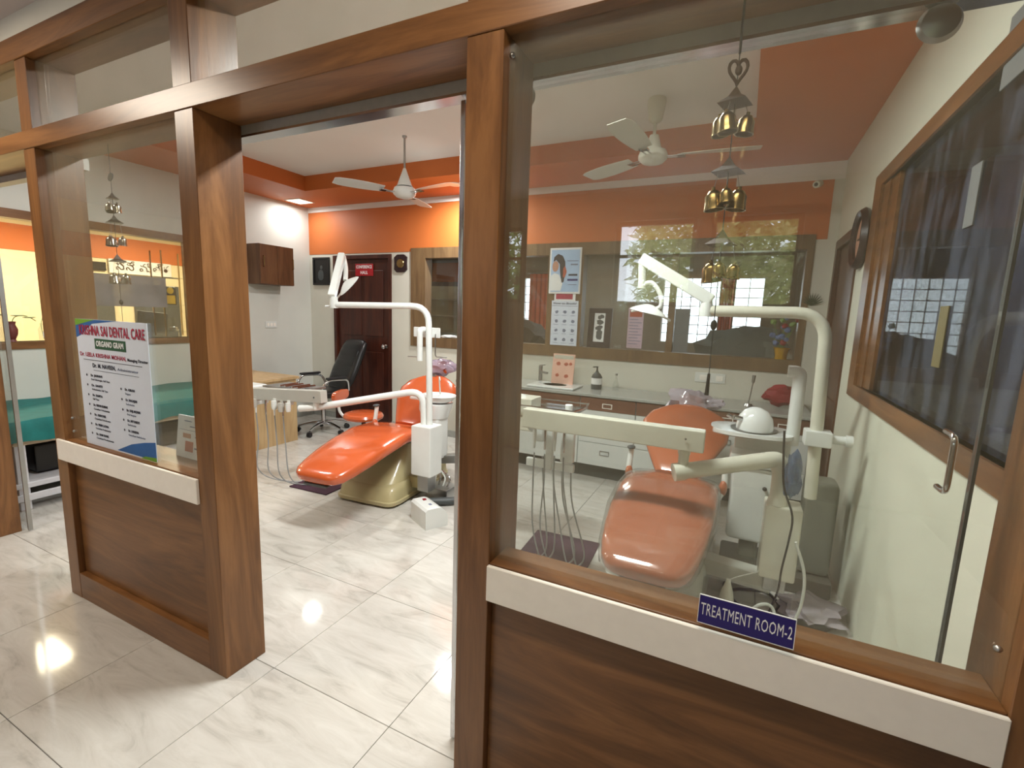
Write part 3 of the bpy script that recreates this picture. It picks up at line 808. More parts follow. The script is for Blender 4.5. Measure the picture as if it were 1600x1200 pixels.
# leaflet board standing on the sill
t = thing('leaflet_board', 'white leaflet board leaning on the left sill beside the wooden post', 'board', (-2.065, 0.125, 0.826))
M = Matrix.Rotation(R(-7), 4, 'X')
obj('board', bx(-0.15, 0.15, 0, 0.008, 0, 0.185, bev=0.002, mat=M), 'paper_white', t, smooth=False)
for k, (z, wd) in enumerate(((0.16, 0.05), (0.138, 0.07))):
    obj('print_line', bx(-0.1 + 0.04 * k, -0.1 + 0.04 * k + wd, -0.001, 0.0, z, z + 0.004, mat=M), 'ink_mid', t, smooth=False)
obj('rule_line', bx(-0.13, 0.14, -0.001, 0.0, 0.122, 0.1235, mat=M), 'ink_mid', t, smooth=False)
obj('photo_print', bx(-0.085, -0.03, -0.001, 0.0, 0.03, 0.075, mat=M), 'rust_ink', t, smooth=False)
obj('photo_print', bx(-0.105, -0.05, -0.001, 0.0, 0.088, 0.108, mat=M), 'skin_print', t, smooth=False)
obj('print_line', bx(-0.02, 0.12, -0.001, 0.0, 0.045, 0.052, mat=M), 'ink_mid', t, smooth=False)
obj('print_line', bx(-0.02, 0.10, -0.001, 0.0, 0.095, 0.100, mat=M), 'ink_mid', t, smooth=False)

# ------------------------------------------------------------------ dental chairs


def dental_chair(kind, ox, oy, rz, label):
    first = kind == 1
    V = 'chair_vinyl' if first else 'chair_vinyl_veiled'
    U = 'unit_white'; UC = 'unit_white' if first else 'unit_cream'; BS = 'base_beige' if first else 'base_grey'
    t = thing('dental_chair', label, 'dental chair', (ox, oy, 0), rz, group='dental chairs')
    t0_ = 0.0
    # ---- base
    obj('base_skirt', loftz([(0.0, -0.02, 0.17, 0.255, 0.44), (0.02, -0.02, 0.17, 0.278, 0.465), (0.045, -0.02, 0.17, 0.280, 0.468), (0.05, -0.02, 0.17, 0.268, 0.455), (0.12, -0.02, 0.18, 0.262, 0.445), (0.155, -0.02, 0.19, 0.24, 0.41), (0.17, -0.02, 0.19, 0.19, 0.35)], pw=9), BS, t)
    obj('base_hump', loftz([(0.15, -0.02, 0.14, 0.235, 0.37), (0.24, -0.01, 0.16, 0.21, 0.30), (0.34, 0, 0.19, 0.185, 0.23), (0.42, 0, 0.20, 0.16, 0.18)], pw=5), BS, t)
    obj('lift_bracket', bx(-0.10, 0.10, 0.02, 0.42, 0.41, 0.46, bev=0.01), 'black_plastic', t)
    # ---- cushions
    seat = [(0, -0.815, 0.372, 0.09, 0.010, 0.3), (0, -0.808, 0.374, 0.130, 0.030, 0.3), (0, -0.79, 0.378, 0.165, 0.044, 0.3), (0, -0.75, 0.388, 0.196, 0.056, 0.28), (0, -0.66, 0.410, 0.222, 0.060, 0.27), (0, -0.52, 0.442, 0.246, 0.062, 0.25), (0, -0.35, 0.478, 0.262, 0.062, 0.2),
            (0, -0.12, 0.512, 0.268, 0.062, 0.06), (0, 0.05, 0.508, 0.266, 0.06, -0.1), (0, 0.18, 0.488, 0.254, 0.056, -0.15), (0, 0.26, 0.474, 0.220, 0.046, -0.1), (0, 0.30, 0.470, 0.16, 0.018, 0)]
    if first:
        seat = [(x, y, z + 0.0, hw * 1.0, ht, tt) for x, y, z, hw, ht, tt in seat]
    sc_ = obj('seat_cushion', loft(seat, 32, 3.2), V, t)
    if not first:
        obj('plastic_cover', loft([(x, y * 1.01, z + 0.004, hw * 1.05 + 0.004 * math.sin(k * 2.3), ht + 0.010, tt) for k, (x, y, z, hw, ht, tt) in enumerate(seat)], 32, 3.6), 'plastic_sheet', sc_, label='clear plastic cover over the seat')
    obj('seat_shell', loft([(0, -0.80, 0.330, 0.10, 0.010, 0.3), (0, -0.5, 0.395, 0.15, 0.016, 0.26), (0, -0.1, 0.452, 0.18, 0.02, 0.1), (0, 0.25, 0.425, 0.18, 0.02, -0.1)], 24, 3), 'dark_grey', t)
    a0 = math.atan2(0.385, 0.50); by, bz = 0.30, 0.50; L = 0.62

    def bp(s, off=0): return (0, by + math.cos(a0) * L * s + math.sin(a0) * (-off), bz + math.sin(a0) * L * s + math.cos(a0) * off)
    prof = [(0.0, 0.10, 0.015), (0.02, 0.13, 0.035), (0.10, 0.155, 0.045), (0.30, 0.215, 0.05), (0.52, 0.280, 0.052), (0.70, 0.290, 0.052), (0.84, 0.250, 0.05), (0.93, 0.17, 0.044), (0.985, 0.11, 0.03), (1.0, 0.07, 0.012)]
    secs = []
    for s, hw, ht in prof:
        p = bp(s); secs.append((p[0], p[1], p[2], hw, ht, a0))
    back = obj('backrest', loft(secs, 32, 2.8), V, t)
    secs = [(0, bp(s, -0.055)[1], bp(s, -0.055)[2], hw * 0.8, 0.012, a0) for s, hw, ht in prof[1:-1]]
    obj('back_shell', loft(secs, 24, 2.8), UC, back)
    obj('back_hinge', bx(-0.06, 0.06, 0.25, 0.33, 0.40, 0.48, bev=0.01), 'dark_grey', t)
    p = bp(1.0)
    if not first: p = (p[0], p[1] + 0.0, p[2] - 0.07)
    hr = obj('headrest', loft([(0, p[1] + 0.02, p[2] + 0.035, 0.05, 0.012, a0), (0, p[1] + 0.03, p[2] + 0.045, 0.09, 0.032, a0), (0, p[1] + 0.08, p[2] + 0.085, 0.10, 0.038, a0), (0, p[1] + 0.12, p[2] + 0.115, 0.085, 0.030, a0), (0, p[1] + 0.13, p[2] + 0.123, 0.04, 0.010, a0)], 24, 2.6), V, t)
    obj('headrest_post', bx(-0.02, 0.02, p[1] - 0.06, p[1] + 0.05, p[2] - 0.05, p[2] + 0.03, bev=0.005), 'chrome', t)
    bag = blob((0.0, p[1] + 0.075, p[2] + (0.085 if first else 0.075)), 0.135 if first else 0.15, 0.10, 0.085 if first else 0.105, 0.45, 2 if first else 5)
    obj('plastic_cover', join(bag, blob((0.11 if first else 0.15, p[1] + 0.08, p[2] + 0.09), 0.08, 0.03, 0.04, 0.5, 4)), 'plastic_bag' if first else 'plastic_wrap', hr, label='crumpled plastic cover over the headrest')
    # ---- armrests folded upright beside the backrest
    for sx in (-1, 1):
        arm = obj('armrest', join(tube([(sx * 0.255, 0.20, 0.42), (sx * 0.285, 0.22, 0.50), (sx * 0.285, 0.24, 0.60), (sx * 0.282, 0.25, 0.66)], 0.018, path='smooth')), U, t)
        obj('arm_pad', blob((sx * 0.283, 0.22, 0.50), 0.024, 0.03, 0.05, 0.05, 1), V, arm)
        obj('arm_cap', blob((sx * 0.282, 0.24, 0.665), 0.026, 0.034, 0.012, 0.05, 1), 'dark_grey', arm)
    return t


C1 = (-2.52, 1.88); C2 = (-0.30, 1.75)
ch1 = dental_chair(1, C1[0], C1[1], R(5), 'bright orange dental chair on a beige base, seen through the doorway')
ch2 = dental_chair(2, C2[0], C2[1], 0, 'orange dental chair wrapped in clear plastic, nearest the camera behind the right pane')


def wobj(name, bm, mat, parent, **k):
    return obj(name, bm, mat, parent, world=True, **k)


def handpieces(parent, pts, zt, zfloor, base, mat='tube_grey', drop=None):
    for k, (x, y) in enumerate(pts):
        h = wobj('handpiece', join(tube([(x, y, zt), (x + 0.003, y - 0.006, zt - 0.07), (x, y - 0.004, zt - 0.13)], [0.010, 0.006], seg=10)), 'chrome' if k % 2 else 'unit_white', parent)
        bxp = base[0] + (k - 1.5) * 0.05; byp = base[1] + (k % 2) * 0.06
        wobj('hose', tube([(x, y - 0.004, zt - 0.12), (x + 0.01, y, zt - 0.35), (x + 0.02 * (k - 1), y + 0.01, zfloor + 0.12), ((x * 0.5 + bxp * 0.5), (y + byp) / 2, zfloor + 0.012), (bxp + 0.08, byp + 0.03, zfloor + 0.03), (bxp + 0.14, byp + 0.06, zfloor + 0.20)] if drop is None else drop(k, x, y), 0.005, seg=8, path='smooth'), mat, h)


# ---- chair 1: column box, light pole, tray arm, spittoon
def light_head(t, c, tilt, azim, mat='unit_white'):
    M = Matrix.Translation(c) @ Matrix.Rotation(azim, 4, 'Z') @ Matrix.Rotation(tilt, 4, 'Y')
    hd = wobj('lamp_head', lathe([(0, 0.045), (0.02, 0.044), (0.055, 0.03), (0.095, 0.008), (0.105, -0.004), (0.100, -0.006), (0, 0.0)], 32, M, sy=0.62), mat, t)
    M2 = M @ Matrix.Translation((0, 0, -0.007))
    wobj('reflector', lathe([(0, 0.006), (0.094, 0.0), (0.094, -0.001), (0, 0.004)], 32, M2, sy=0.62), 'reflector', hd)
    for s in (-1, 1):
        wobj('lamp_handle', tube([M @ Vector((s * 0.05, 0.05, 0.0)), M @ Vector((s * 0.09, 0.085, -0.01)), M @ Vector((s * 0.115, 0.125, -0.02))], 0.007, path='smooth'), mat, hd)
    return hd


t = ch1
bxX, bxY = -2.10, 1.84
wobj('column_box', bx(bxX - 0.09, bxX + 0.09, bxY - 0.08, bxY + 0.08, 0.25, 0.64, bev=0.012), 'unit_white', t)
wobj('column_bracket', beam((bxX - 0.02, bxY + 0.03, 0.17), (-2.33, bxY + 0.12, 0.12), 0.10, 0.09), 'base_beige', t)
wobj('column_foot', bx(bxX - 0.05, bxX + 0.05, bxY - 0.05, bxY + 0.05, 0.12, 0.26, bev=0.006), 'steel', t)
lp = wobj('light_pole', tube([(-2.08, 1.85, 0.63), (-2.10, 1.85, 1.532), (-2.78, 1.62, 1.520)], 0.0235, seg=14, path='round', rad=0.13), 'unit_white', t)
wobj('pole_knuckle', lathe([(0, -0.035), (0.03, -0.035), (0.032, 0.0), (0.026, 0.05), (0, 0.052)], 20, Matrix.Translation((-2.80, 1.615, 1.53))), 'unit_white', lp)
wobj('knob', tube([(-2.82, 1.61, 1.51), (-2.87, 1.60, 1.505)], 0.009), 'unit_white', lp)
la = wobj('light_arm', beam((-2.805, 1.60, 1.575), (-2.955, 1.86, 1.92), 0.055, 0.062, bev=0.012), 'unit_white', t)
wobj('lamp_drop', tube([(-2.95, 1.87, 1.91), (-2.93, 1.87, 1.83), (-2.90, 1.84, 1.76), (-2.885, 1.82, 1.715)], 0.018, path='smooth'), 'unit_white', t)
light_head(t, (-2.855, 1.83, 1.675), R(-48), R(60))
ta = wobj('tray_arm', tube([(-2.13, 1.85, 0.63), (-2.145, 1.85, 0.90), (-2.90, 1.50, 0.735)], 0.027, seg=14, path='round', rad=0.14), 'unit_white', t)
wobj('arm_end', tube([(-2.90, 1.50, 0.735), (-3.02, 1.46, 0.72)], 0.026, seg=14), 'unit_white', ta)
wobj('tray_knuckle', lathe([(0, -0.03), (0.027, -0.03), (0.025, 0.055), (0, 0.056)], 16, Matrix.Translation((-2.88, 1.50, 0.755))), 'unit_white', ta)
wobj('tray_beam', beam((-2.80, 1.50, 0.830), (-3.66, 1.49, 0.770), 0.065, 0.095, bev=0.006), 'tray_grey', t)
for k, (x, z, r_) in enumerate(((-3.62, 0.68, 0.028), (-3.53, 0.69, 0.018), (-3.30, 0.70, 0.022), (-3.22, 0.69, 0.026), (-3.14, 0.70, 0.020))):
    wobj('handpiece_holder', join(lathe([(0, 0), (r_ * 0.8, 0), (r_, 0.02), (r_, 0.07), (0, 0.072)], 16, Matrix.Translation((x, 1.455, z - 0.02))), bx(x - 0.012, x + 0.012, 1.455, 1.50, z + 0.03, z + 0.07, bev=0.003)), ('unit_white', 'tray_grey')[k % 2], t)
wobj('bolt', lathe([(0, 0), (0.007, 0), (0.005, 0.004), (0, 0.005)], 10, Matrix.Translation((-2.87, 1.466, 0.82)) @ Matrix.Rotation(R(90), 4, 'X')), 'dark_grey', t)
tr = wobj('instrument_tray', bx(-3.55, -3.10, 1.54, 1.80, 0.825, 0.840, bev=0.006), 'steel', t)
for k, x in enumerate((-3.36, -3.30, -3.22, -3.16)):
    wobj('instrument', tube([(x, 1.56, 0.85), (x + 0.02, 1.72, 0.855)], 0.009, seg=8), 'chrome', tr)
wobj('instrument_console', bx(-3.82, -3.62, 1.46, 1.66, 0.66, 0.83, bev=0.02), 'unit_white', t)
handpieces(t, [(-3.55, 1.48), (-3.43, 1.48), (-3.34, 1.49), (-3.24, 1.49)], 0.75, 0.0, (-3.2, 1.75))
ho = wobj('instrument_holder', join(bx(-2.26, -2.02, 1.88, 1.895, 1.30, 1.375, bev=0.006), tube([(-2.13, 1.845, 1.36), (-2.14, 1.80, 1.36), (-2.14, 1.80, 1.13)], 0.022, path='round', rad=0.03)), 'unit_white', t)
wobj('holder_wire', tube([(-2.19, 1.86, 1.31), (-2.19, 1.86, 1.15), (-2.28, 1.84, 1.15)], 0.004, seg=6, path='round', rad=0.02), 'steel', ho)
wobj('holder_wire', tube([(-2.05, 1.87, 1.33), (-2.05, 1.87, 1.16), (-1.96, 1.89, 1.16)], 0.004, seg=6, path='round', rad=0.02), 'steel', ho)


def spittoon(t, x, y, zb, first):
    U = 'ceramic'
    body = wobj('cuspidor_column', loftz([(zb, x, y, 0.075, 0.08), (zb + 0.04, x, y, 0.085, 0.09), (zb + 0.34, x, y, 0.085, 0.09), (zb + 0.36, x, y, 0.078, 0.085)], pw=5), 'unit_white', t)
    wobj('cuspidor_neck', loftz([(zb + 0.35, x, y, 0.10, 0.10), (zb + 0.42, x, y, 0.125, 0.115), (zb + 0.47, x + 0.01, y, 0.13, 0.12), (zb + 0.475, x + 0.01, y, 0.11, 0.10)], pw=3), U, body)
    bowl = wobj('spittoon_bowl', lathe([(0.03, -0.03), (0.09, -0.018), (0.125, 0.0), (0.145, 0.028), (0.152, 0.036), (0.146, 0.040), (0.13, 0.032), (0.10, 0.012), (0.03, -0.008), (0, -0.010)], 36,
                Matrix.Translation((x + 0.03, y, zb + 0.50)), sx=1.05, sy=0.9), U, t)
    wobj('tray_shelf', bx(x - 0.17, x - 0.02, y - 0.13, y + 0.10, zb + 0.50, zb + 0.525, bev=0.010), U, bowl)
    wobj('water_spout', tube([(x - 0.02, y + 0.10, zb + 0.53), (x - 0.03, y + 0.10, zb + 0.63), (x - 0.005, y + 0.06, zb + 0.68), (x + 0.03, y + 0.02, zb + 0.66)], 0.006, path='smooth'), 'tube_clear', bowl)
    wobj('valve_knob', tube([(x - 0.06, y - 0.085, zb + 0.30), (x - 0.06, y - 0.11, zb + 0.30)], 0.012), 'black_plastic', body)


spittoon(ch1, -2.26, 2.18, 0.27, True)
wobj('support_arm', beam((-2.30, 2.2, 0.24), (-2.10, 2.28, 0.26), 0.08, 0.07), 'steel', ch1)

# ---- chair 2
t = ch2
X2, Y2 = 0.285, 1.60
wobj('column_box', bx(X2 - 0.10, X2 + 0.065, Y2 - 0.075, Y2 + 0.075, 0.215, 0.60, bev=0.012), 'unit_cream', t)
wobj('column_foot', bx(X2 - 0.07, X2 + 0.03, Y2 - 0.05, Y2 + 0.05, 0.14, 0.22, bev=0.006), 'steel', t)
wobj('column_bracket', beam((X2 - 0.02, Y2 + 0.03, 0.15), (-0.10, Y2 + 0.15, 0.12), 0.10, 0.09), 'base_grey', t)
post = wobj('tray_post', lathe([(0.045, 0.60), (0.04, 0.63), (0.036, 0.64), (0.034, 0.80), (0, 0.80)], 20, Matrix.Translation((0.235, 1.57, 0))), 'unit_cream', t)
ta = wobj('tray_arm', tube([(0.235, 1.57, 0.77), (0.22, 1.56, 0.835), (-0.22, 1.37, 0.745)], 0.040, seg=16, path='round', rad=0.06), 'unit_cream', t)
wobj('arm_end', tube([(-0.20, 1.378, 0.749), (-0.245, 1.358, 0.740)], 0.045, seg=20), 'unit_cream', ta)
wobj('tray_knuckle', lathe([(0.024, -0.02), (0.026, 0.055), (0.030, 0.06), (0.030, 0.11), (0, 0.11)], 16, Matrix.Translation((-0.205, 1.375, 0.78))), 'unit_cream', ta)
tb = wobj('tray_beam', beam((-0.115, 1.375, 0.915), (-1.075, 1.36, 0.920), 0.075, 0.108, bev=0.007), 'unit_cream', t)
for x in (-0.20, -1.02): wobj('bolt', lathe([(0, 0), (0.006, 0), (0.005, 0.004), (0, 0.005)], 10, Matrix.Translation((x, 1.332, 0.925)) @ Matrix.Rotation(R(90), 4, 'X')), 'chrome', tb)
cons = wobj('instrument_console', join(bx(-1.37, -1.12, 1.56, 1.72, 0.875, 0.985, bev=0.008), bx(-1.35, -1.08, 1.56, 1.74, 0.78, 0.870, bev=0.010)), 'unit_cream', t)
wobj('console_handle', tube([(-1.27, 1.55, 0.95), (-1.27, 1.535, 0.97), (-1.27, 1.52, 0.94), (-1.27, 1.52, 0.85)], 0.016, path='smooth'), 'unit_white', cons)
tr = wobj('instrument_tray', join(bx(-1.18, -0.84, 1.56, 1.82, 0.915, 0.925, bev=0.003), tube([(-1.20, 1.54, 0.945), (-0.84, 1.54, 0.945), (-0.82, 1.70, 0.945), (-0.84, 1.84, 0.945), (-1.20, 1.84, 0.945), (-1.20, 1.54, 0.945)], 0.006, seg=8)), 'chrome', t)
wobj('tray_jar', lathe([(0, 0), (0.022, 0), (0.024, 0.04), (0.018, 0.045), (0, 0.046)], 16, Matrix.Translation((-0.90, 1.62, 0.926))), 'ceramic', tr)
wobj('swivel_ball', blob((-1.06, 1.48, 0.85), 0.045, 0.045, 0.045, 0.05, 1), 'steel', t)
hh = wobj('hose_bracket', join(bx(-1.06, -0.99, 1.44, 1.49, 0.76, 0.88, bev=0.012), bx(-0.97, -0.93, 1.44, 1.48, 0.60, 0.88, bev=0.008), bx(-0.88, -0.80, 1.44, 1.48, 0.66, 0.86, bev=0.012), bx(-1.10, -0.80, 1.46, 1.49, 0.60, 0.65, bev=0.008)), 'unit_white', t)
xs_h = (-1.03, -0.965, -0.905, -0.85)


def drop2(k, x, y):
    fx = (-1.04, -0.99, -0.86, -0.80)[k]
    return [(x, y, 0.70), (x - 0.005 + 0.004 * k, y + 0.01, 0.52), (fx, y + 0.04, 0.25), (fx + 0.03, y + 0.07, 0.06), (fx + 0.05, y + 0.09, 0.022), (fx + 0.07, y + 0.12, 0.10), (x + 0.03, y + 0.11, 0.40), (x + 0.02, y + 0.08, 0.66)]


handpieces(t, [(x, 1.42) for x in xs_h], 0.86, 0.0, (-0.8, 1.65), drop=drop2)
# light pole of chair 2
lp = wobj('light_pole', tube([(0.40, 1.76, 0.60), (0.37, 1.75, 1.555), (-0.17, 1.75, 1.552)], 0.030, seg=16, path='round', rad=0.14), 'unit_cream', t)
wobj('pole_clamp', bx(0.335, 0.455, 1.70, 1.80, 0.885, 0.965, bev=0.008), 'unit_white', lp)
wobj('clamp_knob', join(tube([(0.45, 1.75, 0.925), (0.52, 1.75, 0.925)], 0.022), tube([(0.515, 1.75, 0.925), (0.545, 1.75, 0.925)], 0.03)), 'unit_white', lp)
wobj('pole_knuckle', lathe([(0, -0.04), (0.036, -0.04), (0.036, 0.0), (0.028, 0.05), (0, 0.052)], 20, Matrix.Translation((-0.19, 1.75, 1.56))), 'unit_white', lp)
la = wobj('light_arm', beam((-0.165, 1.745, 1.605), (-0.560, 1.75, 1.838), 0.05, 0.066, bev=0.010), 'unit_white', t)
wobj('lamp_drop', tube([(-0.552, 1.75, 1.82), (-0.545, 1.75, 1.70), (-0.545, 1.75, 1.67)], 0.022), 'unit_white', t)
wobj('lamp_yoke', tube([(-0.55, 1.75, 1.685), (-0.49, 1.75, 1.70), (-0.44, 1.75, 1.64), (-0.43, 1.75, 1.575), (-0.46, 1.75, 1.55)], 0.013, path='smooth'), 'unit_white', t)
light_head(t, (-0.50, 1.75, 1.535), R(12), R(0))
# assistant post with elbow, spittoon, water tank
wobj('suction_post', tube([(0.31, 1.98, 0.82), (0.31, 1.98, 1.235), (0.25, 1.98, 1.235)], 0.034, seg=16, path='round', rad=0.05), 'unit_white', t)
sh = wobj('spittoon_shelf', loftz([(0.845, 0.09, 2.02, 0.20, 0.14), (0.855, 0.105, 2.02, 0.215, 0.165), (0.875, 0.105, 2.02, 0.215, 0.165), (0.878, 0.09, 2.02, 0.21, 0.14)], pw=3), 'ceramic', t)
wobj('spittoon_rim', lathe([(0.115, 0.0), (0.125, 0.008), (0.118, 0.010), (0.09, 0.002)], 32, Matrix.Translation((0.11, 1.99, 0.876))), 'steel', sh)
cyl = wobj('filter_dome', lathe([(0.098, 0), (0.099, 0.025), (0.090, 0.07), (0.062, 0.11), (0.025, 0.128), (0, 0.130)], 32, Matrix.Translation((0.115, 1.98, 0.884))), 'ceramic', t)
wobj('dome_tap', join(tube([(0.05, 1.93, 0.945), (0.0, 1.90, 0.955)], 0.014), tube([(-0.01, 1.895, 0.955), (-0.035, 1.89, 0.97)], 0.010)), 'chrome', cyl)
cb = wobj('unit_cabinet', bx(0.02, 0.26, 1.95, 2.15, 0.20, 0.66, bev=0.03), 'unit_white', t)
wobj('cabinet_hood', bx(0.0, 0.30, 1.93, 2.16, 0.66, 0.74, bev=0.02), 'unit_white', cb)
wobj('cabinet_back', bx(0.02, 0.32, 2.06, 2.14, 0.72, 0.85, bev=0.01), 'unit_white', cb)
wobj('knob', blob((0.20, 1.935, 0.55), 0.012, 0.014, 0.012, 0.05, 1), 'black_plastic', cb)
wobj('water_tank', bx(0.40, 0.56, 1.92, 2.10, 0.10, 0.64, bev=0.03), 'tank_grey', t)
wobj('tank_base', bx(0.0, 0.57, 1.86, 2.16, 0.0, 0.10, bev=0.015), 'tank_dark', t)
wobj('tank_column', bx(0.10, 0.20, 1.98, 2.10, 0.09, 0.21, bev=0.01), 'tank_grey', t)
# plastic bag hung on the tray post, black cable
wobj('hanging_bag', blob((0.285, 1.50, 0.78), 0.035, 0.03, 0.11, 0.5, 9), 'plastic_blue', post, label='bluish plastic bag hung on the post')
wobj('power_cable', tube([(0.225, 1.50, 0.99), (0.235, 1.49, 0.85), (0.25, 1.47, 0.72), (0.30, 1.49, 0.58), (0.30, 1.505, 0.45), (0.285, 1.50, 0.30), (0.28, 1.50, 0.18), (0.25, 1.52, 0.02)], 0.005, seg=8, path='smooth'), 'black_plastic', post)
wobj('suction_hose', tube([(0.33, 1.50, 0.45), (0.38, 1.50, 0.30), (0.385, 1.49, 0.16), (0.36, 1.48, 0.03)], 0.007, seg=8, path='smooth'), 'tube_clear', post)

# ---- floor things near the chairs
t = thing('control_box', 'white rounded control box with a red switch on the floor by the doorway', 'control box', (-1.90, 1.60, 0), R(0))
out = [(-0.13, 0.0), (0.13, 0.0), (0.13, 0.08)] 
pts = [(-0.085, 0.0), (0.085, 0.0), (0.085, 0.06)] + [(0.085 - 0.085 * (1 - math.cos(a)), 0.06 + 0.085 * math.sin(a)) for a in [R(15 * k) for k in range(1, 7)]] + [(-0.07, 0.145), (-0.085, 0.13)]
Mz = Matrix.Rotation(R(62), 4, 'Z')
obj('housing', prism(pts, -0.12, 0.12, Mz), 'unit_white', t, ang=30)
obj('switch', bx(-0.02, 0.005, 0.05, 0.075, 0.143, 0.152, bev=0.003, mat=Mz), 'flower_red', t)
obj('logo_print', bx(-0.02, 0.0, -0.05, -0.02, 0.1445, 0.1455, mat=Mz), 'ink_mid', t, smooth=False)

t = thing('foot_hose', 'thick dark corrugated hose lying on the floor beside the beige base', 'hose', (-2.0, 2.0, 0))
obj('corrugated_tube', tube([(-2.12, 1.80, 0.035), (-2.02, 1.86, 0.035), (-1.88, 1.98, 0.035), (-1.82, 2.2, 0.035), (-1.84, 2.45, 0.035)], 0.03, seg=12, path='smooth'), 'dark_grey', t, world=True)
t = thing('junction_box', 'grey open junction box with pipes between the chair base and spittoon', 'junction box', (-2.08, 2.04, 0))
obj('box', bx(-0.10, 0.10, -0.10, 0.08, 0.0, 0.10, bev=0.008), 'steel', t)
for k in range(4):
    obj('pipe', tube([(-0.07 + k * 0.04, -0.02, 0.09), (-0.07 + k * 0.045, 0.0, 0.16), (-0.10 + k * 0.02, 0.05, 0.20)], 0.007, seg=8, path='smooth'), ('tube_clear', 'chrome')[k % 2], t)
t = thing('foot_pedal', 'black foot pedal on the floor behind the white control box', 'pedal', (-1.66, 2.02, 0), R(30))
obj('pedal_base', lathe([(0.10, 0), (0.10, 0.02), (0.08, 0.04), (0, 0.045)], 28), 'black_plastic', t)
obj('pedal_lever', beam((-0.02, 0, 0.05), (0.16, 0, 0.13), 0.06, 0.02), 'steel', t)
for (mx, my, lab, w_, h_) in ((-3.10, 1.72, 'purple floor mat at the foot of the chair in the doorway', 0.20, 0.15), (-0.93, 1.66, 'dark purple mat under the hanging hoses behind the right pane', 0.22, 0.21)):
    t = tag(obj('floor_mat', bx(-w_, w_, -h_, h_, 0.0, 0.010, bev=0.003, mat=Matrix.Rotation(R(3), 4, 'Z')), 'mat_purple'), lab, 'mat')
    t.location = (mx, my, 0)
t = thing('coiled_hose', 'translucent white hose ring on the floor by the right wall', 'hose', (0.225, 1.45, 0))
obj('hose_ring', tube([(0.05 * math.cos(a), 0.015 * math.sin(a * 2), 0.064 + 0.055 * math.sin(a)) for a in [2 * PI * k / 24 for k in range(24)]] + [(0.05, 0, 0.064)], 0.008, seg=8), 'tube_clear', t)
t = thing('foot_pedal', 'round foot pedal wrapped in crumpled plastic below the right wall', 'pedal', (0.45, 1.63, 0))
obj('pedal_base', lathe([(0.10, 0), (0.10, 0.03), (0.08, 0.05), (0, 0.055)], 28), 'dark_grey', t)
obj('plastic_cover', blob((0, 0, 0.055), 0.135, 0.12, 0.05, 0.5, 3), 'plastic_wrap', t)
t = thing('black_cable', 'loose black cable loops on the floor under the column box by the right wall', 'cable', (0.25, 1.70, 0))
obj('cable', tube([(0.02, 0.10, 0.008), (-0.16, 0.02, 0.008), (-0.14, -0.12, 0.010), (0.0, -0.14, 0.010), (0.06, -0.02, 0.012), (-0.04, 0.10, 0.022), (-0.20, 0.06, 0.022), (-0.19, -0.08, 0.012)], 0.008, seg=8, path='smooth'), 'black_plastic', t)
t = thing('cleaning_bottle', 'pale yellow pear-shaped bottle on the floor beside the wrapped chair', 'bottle', (0.055, 1.47, 0))
obj('bottle_body', lathe([(0, 0), (0.035, 0), (0.04, 0.05), (0.03, 0.12), (0.014, 0.17), (0.010, 0.19), (0, 0.19)], 20), 'unit_cream', t)
obj('nozzle', tube([(0, 0, 0.185), (0.03, 0, 0.21), (0.13, 0.02, 0.26)], 0.003, seg=6), 'tube_clear', t)

# ------------------------------------------------------------------ operator stool
t = thing('operator_stool', 'round orange vinyl operator stool with a low backrest behind the dental chair', 'stool', (-3.22, 2.36, 0), R(10))
obj('seat', lathe([(0, 0.44), (0.16, 0.44), (0.185, 0.455), (0.19, 0.475), (0.178, 0.497), (0.14, 0.508), (0, 0.51)], 36), 'chair_vinyl', t)
obj('gas_column', tube([(0, 0, 0.08), (0, 0, 0.44)], 0.022), 'black_plastic', t)
for k in range(5):
    a = R(72 * k + 20); c, s = math.cos(a), math.sin(a)
    lg = obj('leg', tube([(0, 0, 0.10), (c * 0.12, s * 0.12, 0.09), (c * 0.24, s * 0.24, 0.06)], [0.018, 0.012], path='smooth'), 'chrome', t)
    obj('caster', lathe([(0, -0.012), (0.024, -0.012), (0.024, 0.012), (0, 0.012)], 16, Matrix.Translation((c * 0.25, s * 0.25, 0.0245)) @ Matrix.Rotation(a, 4, 'Z') @ Matrix.Rotation(R(90), 4, 'X')), 'black_plastic', lg)
Mb = Matrix.Translation((-0.24, -0.02, 0.66)) @ Matrix.Rotation(R(100), 4, 'Z')
bb = loft([(-0.0, -0.02, 0, 0.12, 0.03, 0), (0, -0.015, 0, 0.155, 0.05, 0), (0, 0.015, 0, 0.155, 0.05, 0), (0, 0.02, 0, 0.12, 0.03, 0)], 28, 3)
bmesh.ops.transform(bb, matrix=Mb, verts=bb.verts)
obj('backrest', bb, 'chair_vinyl', t)
obj('back_bracket', tube([(-0.05, 0, 0.435), (-0.20, -0.01, 0.435), (-0.26, -0.02, 0.50), (-0.26, -0.02, 0.64)], 0.014, path='round', rad=0.05), 'unit_white', t)

